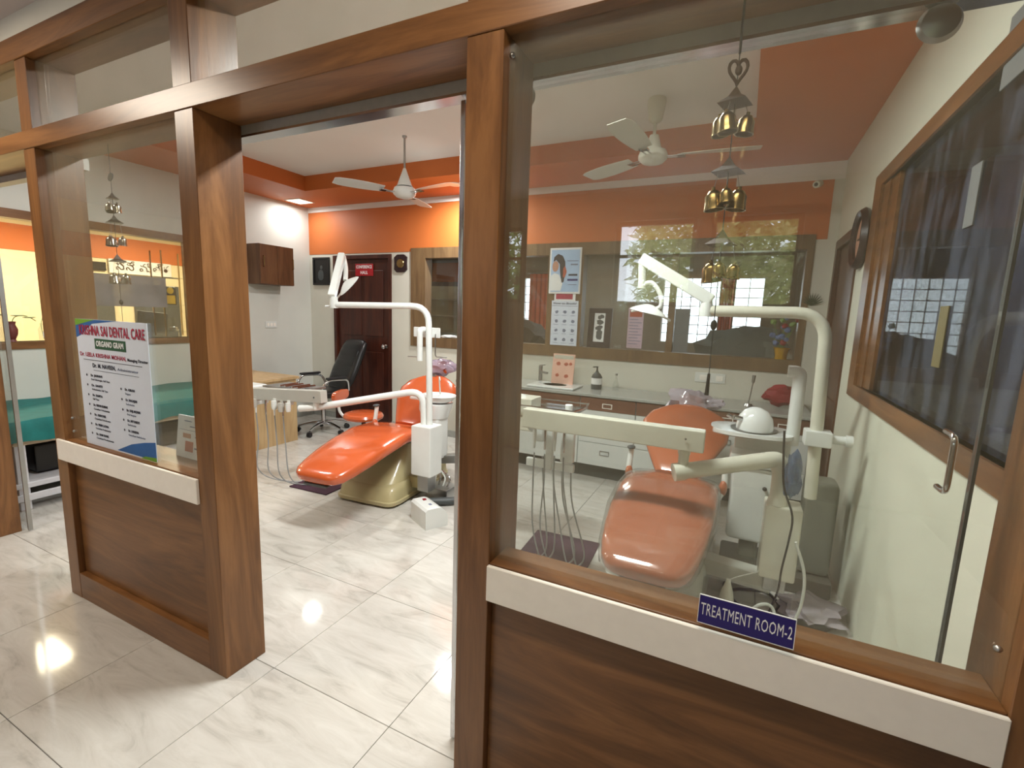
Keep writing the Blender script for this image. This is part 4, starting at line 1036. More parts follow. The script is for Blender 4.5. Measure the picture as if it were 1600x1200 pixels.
# ------------------------------------------------------------------ office chair
t = thing('office_chair', 'black leather high-back office chair with chrome base behind the desk', 'chair', (-4.48, 3.02, 0), R(-12))
obj('seat', loft([(0, -0.24, 0.49, 0.18, 0.02, 0), (0, -0.22, 0.49, 0.235, 0.045, 0), (0, 0.0, 0.48, 0.25, 0.055, 0), (0, 0.20, 0.48, 0.24, 0.05, 0), (0, 0.23, 0.48, 0.18, 0.02, 0)], 28, 3.5), 'black_leather', t)
bk = [(0, 0.20, 0.52, 0.20, 0.03, R(70)), (0, 0.245, 0.60, 0.235, 0.05, R(68)), (0, 0.31, 0.74, 0.245, 0.05, R(68)), (0, 0.38, 0.88, 0.235, 0.05, R(66)), (0, 0.44, 1.00, 0.225, 0.055, R(66)), (0, 0.48, 1.075, 0.20, 0.045, R(66)), (0, 0.495, 1.105, 0.14, 0.02, R(66))]
obj('backrest', loft(bk, 28, 3.2), 'black_leather', t)
for k, z in enumerate((0.68, 0.82, 0.95)):
    yy = 0.21 + 0.47 * (z - 0.6)
    obj('seam_roll', loft([(0, yy - 0.026, z - 0.055, 0.18, 0.012, R(67)), (0, yy - 0.008, z, 0.19, 0.020, R(67)), (0, yy + 0.026, z + 0.055, 0.18, 0.012, R(67))], 20, 3), 'black_leather', t)
for s in (-1, 1):
    ar = obj('armrest', tube([(s * 0.24, 0.20, 0.52), (s * 0.29, 0.16, 0.66), (s * 0.29, -0.10, 0.67), (s * 0.27, -0.17, 0.58), (s * 0.22, -0.12, 0.47)], 0.013, path='round', rad=0.06), 'chrome', t)
    obj('arm_pad', bx(s * 0.29 - 0.025, s * 0.29 + 0.025, -0.12, 0.14, 0.675, 0.70, bev=0.01), 'black_plastic', ar)
obj('gas_column', tube([(0, 0, 0.09), (0, 0, 0.44)], 0.026), 'chrome', t)
for k in range(5):
    a = R(72 * k + 10); c, s = math.cos(a), math.sin(a)
    lg = obj('leg', tube([(0, 0, 0.12), (c * 0.15, s * 0.15, 0.11), (c * 0.29, s * 0.29, 0.075)], [0.024, 0.014], path='smooth'), 'chrome', t)
    obj('caster', lathe([(0, -0.02), (0.03, -0.02), (0.03, 0.02), (0, 0.02)], 16, Matrix.Translation((c * 0.295, s * 0.295, 0.0305)) @ Matrix.Rotation(a, 4, 'Z') @ Matrix.Rotation(R(90), 4, 'X')), 'black_plastic', lg)

# ------------------------------------------------------------------ desk and wall cabinet at the left wall
t = thing('desk', 'pale wood desk against the left wall, side panel facing the doorway', 'desk', (-4.88, 2.34, 0))
obj('desk_top', bx(-0.46, 0.475, -0.30, 0.29, 0.70, 0.73, bev=0.003), 'desk_wood', t, smooth=False)
for k in range(2):
    obj('side_panel', bx(0.435 - 0.88 * k, 0.455 - 0.88 * k, -0.27, 0.26, 0, 0.70, bev=0.002), 'desk_wood', t, smooth=False)
obj('front_panel', bx(-0.425, 0.435, -0.255, -0.24, 0.08, 0.70), 'desk_wood', t, smooth=False)
t = thing('wall_cabinet', 'brown wooden two-door cabinet hung high on the left wall', 'cabinet', (XL, 2.98, 1.745))
obj('carcass', bx(0.0, 0.235, -0.26, 0.20, 0, 0.46, bev=0.002), 'cabinet_wood', t, smooth=False)
for k in range(2):
    dr = obj('door', bx(0.235, 0.253, -0.258 + 0.23 * k, -0.032 + 0.23 * k, 0.003, 0.457, bev=0.002), 'cabinet_wood', t, smooth=False)
    obj('handle', tube([(0.253, -0.22 + 0.40 * k, 0.20), (0.272, -0.22 + 0.40 * k, 0.20), (0.272, -0.22 + 0.40 * k, 0.32), (0.253, -0.22 + 0.40 * k, 0.32)], 0.005, seg=8, path='round', rad=0.01), 'brass', dr)
t = tag(obj('switch_plate', bx(XL, XL + 0.01, 2.94, 3.10, 1.22, 1.30, bev=0.003), 'unit_white'), 'white switch plate on the left wall above the desk', 'switch')
for k in range(3):
    obj('rocker', bx(XL + 0.01, XL + 0.014, 2.96 + 0.045 * k, 2.99 + 0.045 * k, 1.24, 1.28), 'band_laminate', t, smooth=False)

# ------------------------------------------------------------------ beds along the left wall
t = thing('examination_bed', 'cream and white bed with a teal sheet under the reception window', 'bed', (-4.90, 1.15, 0))
obj('bed_frame', join(bx(-0.44, 0.46, -0.86, 0.90, 0.47, 0.53, bev=0.006), prism([(-0.42, 0.47), (-0.36, 0.40), (-0.30, 0.47)], 0, 0.02, Matrix.Translation((0, 0, 0)))), 'bed_cream', t, smooth=False)
for (x, y) in ((-0.40, -0.82), (0.42, -0.82), (-0.40, 0.84), (0.42, 0.84)):
    obj('leg', bx(x - 0.03, x + 0.03, y - 0.03, y + 0.03, 0, 0.47, bev=0.004), 'bed_white', t, smooth=False)
obj('lower_shelf', join(bx(-0.44, 0.46, -0.88, 0.9, 0.16, 0.20, bev=0.006), bx(0.45, 0.47, -0.88, 0.9, 0.07, 0.12, bev=0.004)), 'bed_white', t, smooth=False)
obj('mattress', bx(-0.45, 0.47, -0.87, 0.90, 0.53, 0.64, bev=0.03), 'sheet_teal', t)
mb = nb(); n = 40
rows = []
for i in range(n + 1):
    y = -0.90 + 1.82 * i / n; row = []
    for (x, z) in ((-0.45, 0.652), (0.2, 0.656), (0.47, 0.65), (0.492, 0.62), (0.497, 0.56), (0.50, 0.50 + 0.012 * math.sin(i * 0.9))):
        row.append(mb.verts.new((x + 0.008 * math.sin(i * 1.3 + z * 9), y, z + 0.004 * math.sin(i * 0.7 + x * 8))))
    rows.append(row)
for a, b in zip(rows, rows[1:]):
    for k in range(5): mb.faces.new((a[k], b[k], b[k + 1], a[k + 1]))
obj('sheet', mb, 'sheet_teal', t)
t = tag(obj('floor_bin', bx(-4.86, -4.6, 0.45, 1.6, 0.21, 0.42, bev=0.02), 'frame_black'), 'dark maroon storage box on the lower shelf of the bed', 'box')

# ------------------------------------------------------------------ counter cabinets along the back wall
FYC = 3.10
seams = [-2.62, -1.95, -1.29, -0.78, -0.27, 0.18, 0.54]
for k, (a, b) in enumerate(zip(seams, seams[1:])):
    names = ['end unit beside the spittoon of the doorway chair', 'sink unit with two small pulls on its top', 'three-drawer unit right of the sink', 'fourth base unit, half behind the wrapped chair', 'base unit behind the wrapped backrest', 'narrow base unit nearest the side door']
    t = thing('base_cabinet', 'white and brown base cabinet, ' + names[k], 'cabinet', ((a + b) / 2, FYC, 0), group='base cabinets under the counter')
    hw = (b - a) / 2 - 0.002; 
    obj('carcass', bx(-hw, hw, 0.018, 0.53, 0.13, 0.775), 'cabinet_white', t, smooth=False)
    obj('plinth', bx(-hw, hw, 0.07, 0.53, 0.0, 0.13), 'kick_dark', t, smooth=False)
    top = obj('drawer', bx(-hw + 0.002, hw - 0.002, 0, 0.018, 0.652, 0.768, bev=0.002), 'counter_wood', t, smooth=False, label='brown drawer front')
    def pull(x, z, par, m='steel'):
        obj('pull', join(bx(x - 0.045, x + 0.045, -0.006, 0, z - 0.022, z - 0.016), bx(x - 0.045, x + 0.045, -0.006, 0, z + 0.016, z + 0.022), bx(x - 0.045, x - 0.038, -0.006, 0, z - 0.016, z + 0.016), bx(x + 0.038, x + 0.045, -0.006, 0, z - 0.016, z + 0.016)), m, par, smooth=False)
    if k in (0, 1):
        for s in (-1, 1):
            dr = obj('door', bx(min(0, s * (hw - 0.002)) + 0.001, max(0, s * (hw - 0.002)) - 0.001, 0, 0.018, 0.135, 0.646, bev=0.002), 'cabinet_white', t, smooth=False)
            pull(s * 0.07 if k else s * 0.1, 0.595, dr)
        obj('foot', lathe([(0.02, 0), (0.016, 0.02), (0.02, 0.128)], 14, Matrix.Translation((0.02, 0.04, 0))), 'steel', t)
    else:
        pull(0, 0.70, top, 'band_laminate')
        for (z0, z1) in ((0.40, 0.60), (0.135, 0.345)):
            dr = obj('drawer', bx(-hw + 0.002, hw - 0.002, 0, 0.018, z0, z1, bev=0.002), 'cabinet_white', t, smooth=False)
            pull(0, (z0 + z1) / 2 + 0.02, dr)
        for (z0, z1) in ((0.604, 0.648), (0.350, 0.396)):
            obj('divider_rail', bx(-hw + 0.002, hw - 0.002, 0.004, 0.018, z0, z1, bev=0.001), 'cabinet_white', t, smooth=False)
tag(obj('countertop', bx(-2.64, 0.55, FYC - 0.02, YB - 0.016, 0.776, 0.80, bev=0.004), 'counter_stone', smooth=False), 'long grey stone countertop along the back wall', 'countertop')
t = thing('sink', 'white ceramic wash basin set on the counter under the back window', 'sink', (-1.62, 3.30, 0.80))
obj('basin', join(bx(-0.24, 0.24, -0.15, 0.17, 0.0, 0.022, bev=0.010), lathe([(0.10, 0.022), (0.13, 0.026), (0.14, 0.023), (0.15, 0.02)], 32, Matrix.Translation((0, 0, 0)), sx=1.2, sy=0.85)), 'ceramic', t)
t = thing('tap', 'chrome pillar tap standing at the left of the white sink', 'tap', (-1.86, 3.50, 0.80))
obj('tap_body', lathe([(0.024, 0), (0.020, 0.01), (0.020, 0.15), (0.022, 0.155), (0.022, 0.17), (0, 0.172)], 20), 'steel', t)
obj('spout', beam((0.0, -0.01, 0.115), (0.09, -0.03, 0.105), 0.03, 0.022), 'steel', t)
obj('lever', beam((-0.01, 0, 0.178), (0.05, -0.01, 0.186), 0.03, 0.010), 'steel', t)
t = thing('teeth_chart', 'pink standing leaflet with four rust-coloured pictures on the sink', 'leaflet', (-1.58, 3.38, 0.822))
M = Matrix.Rotation(R(-8), 4, 'X')
obj('card', bx(-0.115, 0.115, 0, 0.01, 0, 0.30, bev=0.002, mat=M), 'pink_card', t, smooth=False)
obj('easel_back', bx(-0.10, 0.10, 0.06, 0.064, 0, 0.28, mat=Matrix.Rotation(R(6), 4, 'X')), 'unit_cream', t, smooth=False)
obj('title_print', bx(-0.08, 0.09, -0.001, 0, 0.278, 0.286, mat=M), 'rust_ink', t, smooth=False)
for (x, z, s) in ((-0.05, 0.20, 0.022), (0.03, 0.20, 0.022), (0.075, 0.205, 0.018), (-0.055, 0.085, 0.02), (0.04, 0.08, 0.022)):
    b = blob((x, 0, z), s, 0.002, s * 0.8, 0.5, int(x * 100) + 20, 2); bmesh.ops.transform(b, matrix=M, verts=b.verts)
    obj('picture_print', b, 'rust_ink', t)
t = thing('soap_bottle', 'dark round pump bottle with a white label on the counter', 'bottle', (-1.235, 3.42, 0.80))
obj('bottle_body', lathe([(0, 0), (0.05, 0), (0.052, 0.02), (0.052, 0.12), (0.035, 0.15), (0.016, 0.165), (0.014, 0.18), (0, 0.18)], 24), 'dark_grey', t)
obj('paper_label', lathe([(0.0525, 0.05), (0.0527, 0.05), (0.0527, 0.11), (0.0525, 0.11)], 24), 'paper_white', t)
obj('pump', join(tube([(0, 0, 0.175), (0, 0, 0.215)], 0.008), beam((0.01, 0, 0.218), (-0.045, 0, 0.212), 0.014, 0.012)), 'black_plastic', t)
t = thing('glass_bottle', 'small clear glass bottle standing right of the dark pump bottle', 'bottle', (-1.05, 3.44, 0.80))
obj('bottle_body', lathe([(0, 0), (0.028, 0), (0.03, 0.06), (0.012, 0.10), (0.010, 0.15), (0, 0.15)], 20), 'glass_clear', t)
obj('stopper', lathe([(0, 0.148), (0.012, 0.148), (0.012, 0.165), (0, 0.166)], 14), 'steel', t)
t = thing('dental_mouth_mirror_stand', 'steel rod stand on the counter behind the dome-topped unit', 'stand', (0.10, 3.35, 0.80))
obj('rod', tube([(0, 0, 0.0), (0.02, 0, 0.22)], 0.005), 'steel', t)
obj('holder', join(lathe([(0, 0), (0.04, 0), (0.03, 0.02), (0, 0.02)], 20), tube([(0.018, 0, 0.20), (0.022, 0, 0.26)], 0.014)), 'steel', t)
tag(obj('red_cloth', blob((0.34, 3.40, 0.905), 0.13, 0.08, 0.09, 0.4, 6), 'flower_red'), 'crumpled dark red cloth bundle at the right end of the counter', 'cloth')
t = tag(obj('socket_plate', bx(-0.36, -0.10, YB - 0.010, YB, 0.93, 1.02, bev=0.003), 'unit_white'), 'white double socket plate on the back wall above the counter', 'socket')
for k in range(2): obj('switch', bx(-0.32 + 0.14 * k, -0.26 + 0.14 * k, YB - 0.014, YB - 0.010, 0.95, 1.0, bev=0.002), 'band_laminate', t)

# ------------------------------------------------------------------ things on the back wall and its window
t = thing('picture_frame', 'black framed dark picture on the back wall beside the conference door', 'picture', (-5.13, YB, 1.97))
for b in ((-0.15, 0.15, -0.022, 0, 0.155, 0.18), (-0.15, 0.15, -0.022, 0, -0.18, -0.155), (-0.15, -0.125, -0.022, 0, -0.155, 0.155), (0.125, 0.15, -0.022, 0, -0.155, 0.155)):
    obj('frame_bar', bx(*b, bev=0.004), 'frame_black', t, smooth=False)
obj('picture', bx(-0.125, 0.125, -0.010, 0, -0.155, 0.155), 'frame_black', t, smooth=False)
obj('figure_print', join(blob((-0.01, -0.0105, -0.05), 0.055, 0.0015, 0.07, 0.2, 3, 2), blob((0.0, -0.0105, 0.05), 0.022, 0.0015, 0.028, 0.1, 3, 2)), 'dark_grey', t)
t = thing('wall_plaque', 'octagonal brown plaque with a gold centre right of the conference door', 'plaque', (-3.805, YB, 2.055))
oc = [(0.095 * a, 0.105 * b) for a, b in ((-0.6, -1), (0.6, -1), (1, -0.7), (0.95, 0), (1, 0.7), (0.5, 1), (-0.5, 1), (-1, 0.7), (-0.95, 0), (-1, -0.7))]
obj('board', prism(oc, -0.018, 0), 'frame_dark', t, smooth=False)
obj('medallion', lathe([(0, 0), (0.055, 0), (0.05, 0.008), (0, 0.01)], 28, Matrix.Translation((0, -0.018, 0.0)) @ Matrix.Rotation(R(90), 4, 'X')), 'brass', t)
t = thing('door_sign', 'red sign with white letters CONFERENCE HALL on the dark door', 'sign', (-4.40, YB + 0.012, 1.985))
obj('sign_plate', bx(-0.145, 0.145, -0.008, 0, -0.075, 0.075, bev=0.002), 'sign_red', t, smooth=False)
obj('lettering', join(text_bm('CONFERENCE', 0.055, TM(0, -0.0085, 0.035), 0.0005, 0.001, 0.26), text_bm('HALL', 0.055, TM(0, -0.0085, -0.035), 0.0005, 0.001, 0.12)), 'ink_white', t, smooth=False)

t = thing('wall_poster', 'white framed poster of a woman with long dark hair on the window pillar', 'poster', (-1.69, YB - 0.017, 1.72))
obj('frame', bx(-0.17, 0.17, -0.010, 0, 0, 0.46, bev=0.004), 'paper_white', t, smooth=False)
obj('sheet', bx(-0.152, 0.152, -0.012, -0.010, 0.02, 0.44), 'sky_print', t, smooth=False)
obj('hair_print', prism([(-0.13, 0.32), (-0.12, 0.37), (-0.08, 0.40), (-0.03, 0.38), (0.0, 0.32), (0.005, 0.22), (-0.01, 0.12), (-0.03, 0.11), (-0.05, 0.2), (-0.06, 0.30), (-0.10, 0.34)], -0.0130, -0.012), 'hair_print', t, smooth=False)
obj('face_print', blob((-0.105, -0.0125, 0.275), 0.036, 0.0008, 0.055, 0.1, 2, 2), 'skin_print', t)
obj('arm_print', prism([(0.0, 0.28), (0.02, 0.22), (0.0, 0.16), (-0.02, 0.17), (-0.02, 0.25)], -0.0136, -0.012), 'rust_ink', t, smooth=False)
obj('coat_print', prism([(-0.15, 0.03), (-0.15, 0.18), (-0.11, 0.21), (-0.06, 0.19), (-0.02, 0.10), (-0.04, 0.03)], -0.0127, -0.012), 'paper_white', t, smooth=False)
for (x0, x1, z0, z1, m) in ((0.02, 0.14, 0.325, 0.333, 'ink_mid'), (0.06, 0.135, 0.285, 0.30, 'ink_mid'), (0.04, 0.135, 0.18, 0.20, 'ink_dark'), (0.03, 0.14, 0.13, 0.15, 'sign_navy'), (0.04, 0.13, 0.09, 0.097, 'ink_mid')):
    obj('print_line', bx(x0, x1, -0.0132, -0.012, z0, z1), m, t, smooth=False)
t = thing('instruction_chart', 'narrow white instruction chart with small drawings below the woman poster', 'chart', (-1.675, YB - 0.017, 1.19))
obj('sheet', bx(-0.145, 0.145, -0.004, 0, 0, 0.46, bev=0.001), 'paper', t, smooth=False)
obj('header_print', bx(-0.10, 0.08, -0.005, -0.004, 0.475, 0.535), 'ink_red', t, smooth=False)
obj('header_sheet', bx(-0.12, 0.11, -0.004, 0.0, 0.46, 0.545), 'paper_white', t, smooth=False)
obj('lettering', text_bm('How to Brush?', 0.03, TM(0, -0.0046, 0.432), 0.0003, 0.0006, 0.25), 'ink_dark', t, smooth=False)
obj('rule_line', bx(-0.135, 0.135, -0.0046, -0.004, 0.405, 0.408), 'ink_dark', t, smooth=False)
for r_ in range(4):
    for c_ in range(3):
        obj('drawing_print', join(blob((-0.085 + 0.09 * c_, -0.0042, 0.345 - 0.095 * r_), 0.018, 0.0008, 0.016, 0.6, r_ * 3 + c_, 2), bx(-0.115 + 0.09 * c_, -0.062 + 0.09 * c_, -0.0046, -0.004, 0.308 - 0.095 * r_, 0.312 - 0.095 * r_)), 'ink_mid', t, smooth=False)

t = thing('photo_frame', 'dark wooden frame with a narrow grey picture on the back window sill', 'picture', (-1.31, YB + 0.03, 1.186))
M = Matrix.Rotation(R(-5), 4, 'X')
for b in ((-0.12, 0.12, -0.02, 0, 0.35, 0.40), (-0.12, 0.12, -0.02, 0, 0, 0.06), (-0.12, -0.06, -0.02, 0, 0.06, 0.35), (0.05, 0.12, -0.02, 0, 0.06, 0.35)):
    obj('frame_bar', bx(*b, bev=0.003, mat=M), 'frame_dark', t, smooth=False)
obj('picture', bx(-0.06, 0.05, -0.012, 0, 0.06, 0.35, mat=M), 'paper_white', t, smooth=False)
pb = blob((0, -0.012, 0.13), 0.035, 0.0012, 0.05, 0.6, 3, 2)
for k in range(3): pb = join(pb, blob((0.005 * (k - 1), -0.012, 0.20 + 0.055 * k), 0.035, 0.0012, 0.025, 0.8, k + 4, 2))
bmesh.ops.transform(pb, matrix=M, verts=pb.verts)
obj('picture_print', pb, 'dark_grey', t)
t = thing('price_card', 'pinkish lilac printed card taped to the back window glass', 'card', (-0.965, YB + 0.092, 1.20))
obj('sheet', bx(-0.075, 0.075, -0.003, 0, 0, 0.40), 'lilac_card', t, smooth=False)
for k in range(9): obj('print_line', bx(-0.06, 0.03 + 0.03 * ((k * 7) % 2), -0.004, -0.003, 0.04 + 0.03 * k, 0.046 + 0.03 * k), 'ink_mid', t, smooth=False)
obj('title_print', bx(-0.06, 0.06, -0.004, -0.003, 0.31, 0.37), 'rust_ink', t, smooth=False)
t = tag(obj('door_chart', bx(-0.595, -0.46, YB + 0.085, YB + 0.09, 1.19, 1.60), 'grey_cloth', smooth=False), 'plain grey card on the back window right of the lilac card', 'card')

t = thing('flower_pot', 'gold-foil flower pot with blue and red artificial flowers on the window sill', 'flowers', (0.32, YB - 0.0, 1.186))
t.location = (0.32, YB + 0.035, 1.186)
obj('pot', lathe([(0, 0), (0.048, 0), (0.045, 0.03), (0.055, 0.08), (0.065, 0.10), (0.05, 0.095), (0, 0.09)], 14, sy=0.55), 'gold_foil', t)
random.seed(11)
for k in range(15):
    a = random.uniform(0, 6.3); x = -0.10 + 0.2 * random.random(); z = 0.13 + 0.25 * random.random() - 0.4 * min(0, x) * 0
    st = obj('stem', tube([(0, 0, 0.08), (x * 0.6, 0.0, z * 0.7), (x, -0.01 * (k % 3), z)], 0.002, seg=5), 'leaf_green', t)
    obj('bloom', blob((x, -0.01 * (k % 3), z), 0.024, 0.018, 0.022, 0.6, k, 2), ('flower_blue', 'flower_blue', 'flower_red', 'flower_blue', 'leaf_green')[k % 5], st)
t = thing('agave_ornament', 'dark green spiky leaf ornament on the wall above the flower pot', 'plant', (0.495, YB - 0.005, 1.66))
for k in range(11):
    a = R(-75 + 15 * k); x, z = math.sin(a) * 0.085, math.cos(a) * 0.10
    obj('leaf', join(tube([(0, 0, 0), (x * 0.5, -0.02, z * 0.5), (x, -0.015, z)], [0.009, 0.001], seg=6, path='smooth')), 'agave_green', t)
t = thing('security_camera', 'small round white camera high on the orange band near the right wall', 'camera', (0.42, YB - 0.004, 2.61))
obj('body', tube([(0.03, 0.0, 0.02), (0.0, -0.06, 0.0)], 0.028), 'unit_cream', t)
obj('lens', tube([(0.0, -0.058, 0.0), (-0.002, -0.064, 0.0)], 0.014), 'black_plastic', t)

t = thing('display_cabinet', 'cream lit cabinet with shelves, seen through the back window above the spittoon', 'cabinet', (-4.83, 6.2, 0))
obj('carcass', boxes((-0.45, 0.45, 0.10, 0.30, 0, 1.95), (-0.45, -0.42, -0.1, 0.10, 0, 1.95), (0.42, 0.45, -0.1, 0.10, 0, 1.95)), 'reception_yellow', t, smooth=False)
for k in range(5): obj('shelf', bx(-0.42, 0.42, -0.1, 0.10, 0.5 + 0.3 * k, 0.52 + 0.3 * k), 'bed_cream', t, smooth=False)
t = tag(obj('crumpled_paper', blob((-3.12, YB + 0.045, 1.204), 0.12, 0.035, 0.018, 0.5, 12), 'paper_white', smooth=False), 'crumpled white paper on the back window sill above the spittoon', 'paper')
# ------------------------------------------------------------------ right wall
t = thing('wall_clock', 'round dark-rimmed wall clock hung between the side window and door', 'clock', (XR, 2.585, 2.03))
Mk = Matrix.Rotation(R(-90), 4, 'Y')
obj('rim', lathe([(0.13, 0), (0.175, 0.0), (0.185, 0.02), (0.165, 0.05), (0.135, 0.035), (0.13, 0.01)], 40, Mk), 'frame_dark', t)
obj('dial', lathe([(0, 0.004), (0.135, 0.004), (0.135, 0.02), (0, 0.02)], 40, Mk), 'skin_print', t)
obj('hand', bx(-0.026, -0.022, -0.004, 0.004, 0.0, 0.10), 'black_plastic', t, smooth=False)
obj('hand', bx(-0.026, -0.022, -0.0, 0.07, -0.004, 0.004), 'black_plastic', t, smooth=False)
tag(obj('tape_patch', bx(XR - 0.004, XR, 0.74, 0.92, 2.20, 2.40, bev=0.0015, seg=1), 'grey_cloth', smooth=False), 'grey tape patch on the right wall at the top of the dark window', 'tape')
t = thing('side_curtain', 'blue and grey curtain hanging beyond the dark side window', 'curtain', (1.05, 1.2, 1.0))
cb_ = nb(); prev = None
for k in range(90):
    y = -0.75 + 2.6 * k / 89; x = 0.03 * math.sin(k * 0.8) + 0.015 * math.sin(k * 2.1)
    v = (cb_.verts.new((x, y, 0.0)), cb_.verts.new((x, y, 1.35)))
    if prev: cb_.faces.new((prev[0], v[0], v[1], prev[1]))
    prev = v
obj('cloth', cb_, 'curtain_blue', t)
obj('curtain_rod', tube([(0, -0.8, 1.36), (0, 1.9, 1.36)], 0.012), 'steel', t)
t = tag(obj('yellow_notice', bx(XR + 0.023, XR + 0.027, 1.12, 1.20, 1.36, 1.58), 'faded_yellow', smooth=False), 'faded yellow paper strip stuck on the dark side window', 'notice')
t = tag(obj('white_notice', bx(XR + 0.023, XR + 0.027, 1.04, 1.12, 1.84, 2.04), 'grey_cloth', smooth=False), 'plain white paper strip stuck high on the dark side window', 'notice')

# ------------------------------------------------------------------ back room seen through the long window
for k, (x, wd) in enumerate(((-3.14, 0.42), (-0.25, 0.16))):
    t = thing('orange_curtain', ('wide orange curtain beside the grilled window at the left', 'narrow orange curtain between the two grilled windows')[k], 'curtain', (x, 6.50, 1.1))
    cb_ = nb(); prev = None
    for q in range(30):
        xx = -wd / 2 + wd * q / 29; yy = 0.02 * math.sin(q * 1.1)
        v = (cb_.verts.new((xx, yy, 0.0)), cb_.verts.new((xx, yy, 1.08)))
        if prev: cb_.faces.new((prev[0], v[0], v[1], prev[1]))
        prev = v
    obj('cloth', cb_, 'curtain_orange', t)
    obj('curtain_rod', tube([(-wd / 2 - 0.05, 0, 1.09), (wd / 2 + 0.05, 0, 1.09)], 0.010), 'steel', t)
t = thing('covered_machine', 'grey cloth-covered equipment beyond the back window', 'equipment', (0.0, 4.6, 0))
obj('cover', blob((0, 0, 1.15), 0.42, 0.25, 0.30, 0.35, 4), 'grey_cloth', t)
obj('stand', bx(-0.3, 0.3, -0.2, 0.2, 0, 1.0, bev=0.01), 'dark_grey', t)
t = thing('covered_machine', 'dark cloth-covered equipment at the left beyond the back window', 'equipment', (-2.9, 5.2, 0))
obj('cover', blob((0, 0, 1.12), 0.42, 0.25, 0.30, 0.35, 7), 'curtain_dark', t)
obj('stand', bx(-0.3, 0.3, -0.2, 0.2, 0, 1.0, bev=0.01), 'dark_grey', t)

# ------------------------------------------------------------------ reception seen through the left wall window
t = thing('reception_sign', 'cream sign board with large Telugu letters on the reception wall', 'sign', (-7.588, 2.78, 1.99))
MR = Matrix(((0, 0, 1, 0), (1, 0, 0, 0), (0, 1, 0, 0), (0, 0, 0, 1)))   # text facing +X
obj('sign_plate', bx(0, 0.02, -0.42, 0.34, -0.14, 0.045, bev=0.004), 'paper_white', t, smooth=False)
obj('lettering', text_bm('స్నే మిత్ర', 0.15, Matrix.Translation((0.021, -0.02, -0.045)) @ MR, 0.001, 0.001), 'old_copper', t, smooth=False)
for (y0, y1, lab) in ((1.9, 2.38, 'dark glass door left of the pale pillar in the reception'), (2.62, 3.2, 'dark glass door right of the pale pillar in the reception')):
    t = thing('reception_door', lab, 'door', (-7.59, (y0 + y1) / 2, 0))
    h = (y1 - y0) / 2
    obj('leaf', bx(0, 0.03, -h, h, 0.0, 1.72, bev=0.003), 'dark_grey', t, smooth=False)
    obj('handle', tube([(0.03, h - 0.06, 0.9), (0.06, h - 0.06, 0.9), (0.06, h - 0.06, 1.1), (0.03, h - 0.06, 1.1)], 0.008, path='round', rad=0.02), 'chrome', t)
tag(obj('direction_sign', bx(-7.59, -7.57, 2.06, 2.33, 1.87, 1.98, bev=0.003), 'black_glossy', smooth=False), 'small dark sign under the orange band of the reception', 'sign')
tag(obj('translucent_sheet', bx(XL - 0.088, XL - 0.0865, 1.235, 1.88, 1.44, 1.74), 'frosted', smooth=False), 'grey translucent sheet across the reception window glass', 'film')  # grey translucent sheet over part of the pane
# glass shelf unit beside the window
t = thing('glass_shelf', 'narrow brass-edged glass shelf unit at the right end of the reception window', 'shelf', (XL - 0.30, 2.05, 1.13))
for z in (0.04, 0.33, 0.62): obj('shelf', bx(-0.10, 0.10, -0.14, 0.14, z, z + 0.008), 'glass_clear', t, smooth=False)
for (x, y) in ((-0.1, -0.14), (0.1, -0.14), (-0.1, 0.14), (0.1, 0.14)): obj('upright', bx(x - 0.006, x + 0.006, y - 0.006, y + 0.006, 0.0, 0.9), 'brass', t, smooth=False)
t = thing('award_card', 'yellow and black award card on the glass shelf', 'card', (XL - 0.28, 2.02, 1.468))
obj('backing', bx(-0.005, 0.005, -0.06, 0.06, 0, 0.19, bev=0.002), 'black_glossy', t, smooth=False)
obj('face', bx(0.005, 0.007, -0.05, 0.045, 0.01, 0.10), 'yellow_card', t, smooth=False)
obj('seal', lathe([(0, 0), (0.035, 0), (0.03, 0.004), (0, 0.004)], 20, Matrix.Translation((0.005, 0, 0.15)) @ Matrix.Rotation(R(90), 4, 'Y')), 'yellow_card', t)
t = thing('carafe', 'small glass carafe on the lower glass shelf', 'carafe', (XL - 0.28, 2.03, 1.180))
obj('vessel', lathe([(0, 0), (0.04, 0), (0.045, 0.05), (0.018, 0.10), (0.022, 0.15), (0.016, 0.15), (0.012, 0.1), (0, 0.02)], 20), 'glass_clear', t)
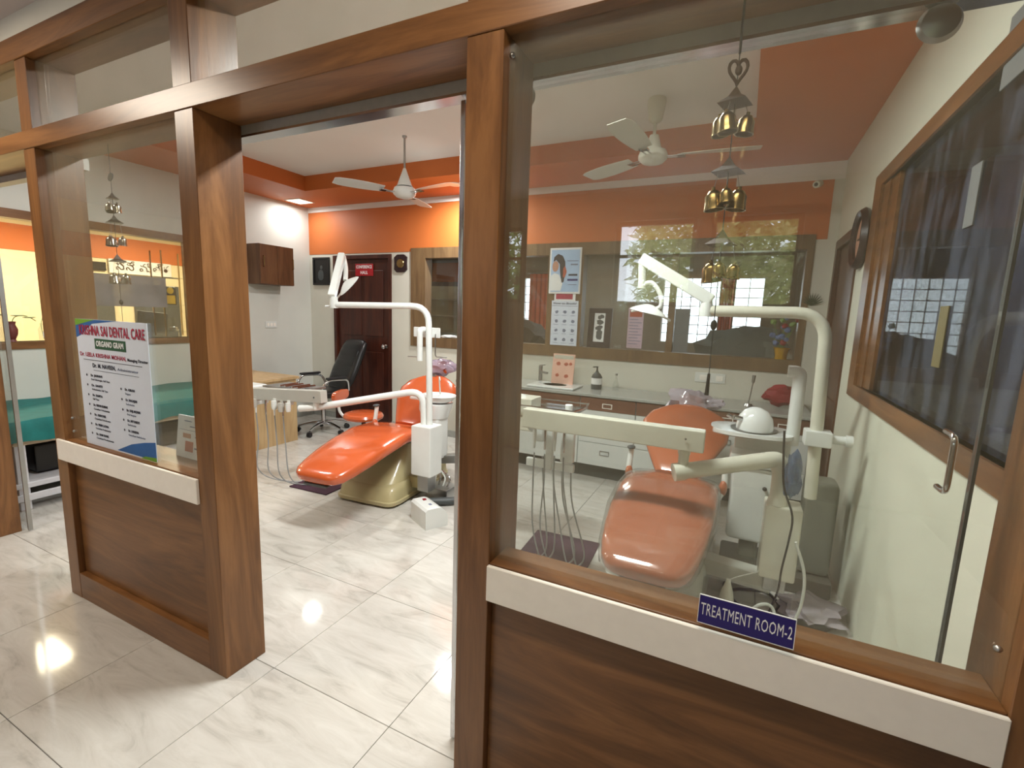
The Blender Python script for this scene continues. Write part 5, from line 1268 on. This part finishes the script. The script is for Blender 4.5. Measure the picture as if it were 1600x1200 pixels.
obj('contents', lathe([(0, 0.004), (0.036, 0.004), (0.04, 0.045), (0, 0.046)], 20), 'steel', t)
t = thing('monitor', 'grey back of a computer monitor at the right of the reception window', 'monitor', (XL - 0.45, 1.93, 1.0))
obj('screen', bx(-0.02, 0.02, -0.20, 0.10, 0.16, 0.38, bev=0.006, mat=Matrix.Rotation(R(-6), 4, 'X')), 'dark_grey', t, smooth=False)
obj('stand', join(bx(-0.015, 0.015, -0.06, -0.02, 0.0, 0.2), bx(-0.08, 0.08, -0.12, 0.04, 0, 0.012, bev=0.003)), 'dark_grey', t, smooth=False)
tag(obj('reception_counter', bx(XL - 0.75, XL - 0.12, 0.3, 2.15, 0.96, 1.0, bev=0.004), 'wood_y', smooth=False), 'brown reception counter top behind the left wall window', 'counter')
# vases on the sill
t = thing('vase', 'dark red narrow-waisted vase with a leafy stem on the window sill', 'vase', (XL - 0.045, 0.66, LZ0))
obj('vase_body', lathe([(0, 0), (0.030, 0), (0.022, 0.02), (0.038, 0.06), (0.042, 0.10), (0.028, 0.14), (0.034, 0.165), (0.028, 0.165), (0.022, 0.14), (0, 0.12)], 24), 'vase_red', t)
st = obj('stem', tube([(0, 0, 0.12), (0, 0.03, 0.20), (0, 0.10, 0.21), (0, 0.16, 0.17)], 0.003, seg=6, path='smooth'), 'leaf_green', t)
for (y, z, a) in ((0.05, 0.215, 0.2), (0.12, 0.20, -0.4), (-0.05, 0.22, 0.8)):
    b = blob((0, y, z), 0.018, 0.045, 0.007, 0.1, 2, 2); obj('leaf', b, 'leaf_pale', st)
t = thing('glass_jar', 'clear glass jar with a small sprig on the window sill', 'jar', (XL - 0.045, 0.86, LZ0))
obj('jar_body', lathe([(0, 0), (0.03, 0), (0.032, 0.10), (0.018, 0.13), (0.02, 0.15), (0, 0.15)], 20), 'glass_clear', t)
obj('sprig', tube([(0, 0, 0.02), (0, -0.01, 0.14), (0, 0.02, 0.24)], 0.003, seg=6, path='smooth'), 'leaf_pale', t)
obj('paper_label', bx(0.03, 0.033, -0.015, 0.015, 0.03, 0.08), 'paper_white', t, smooth=False)
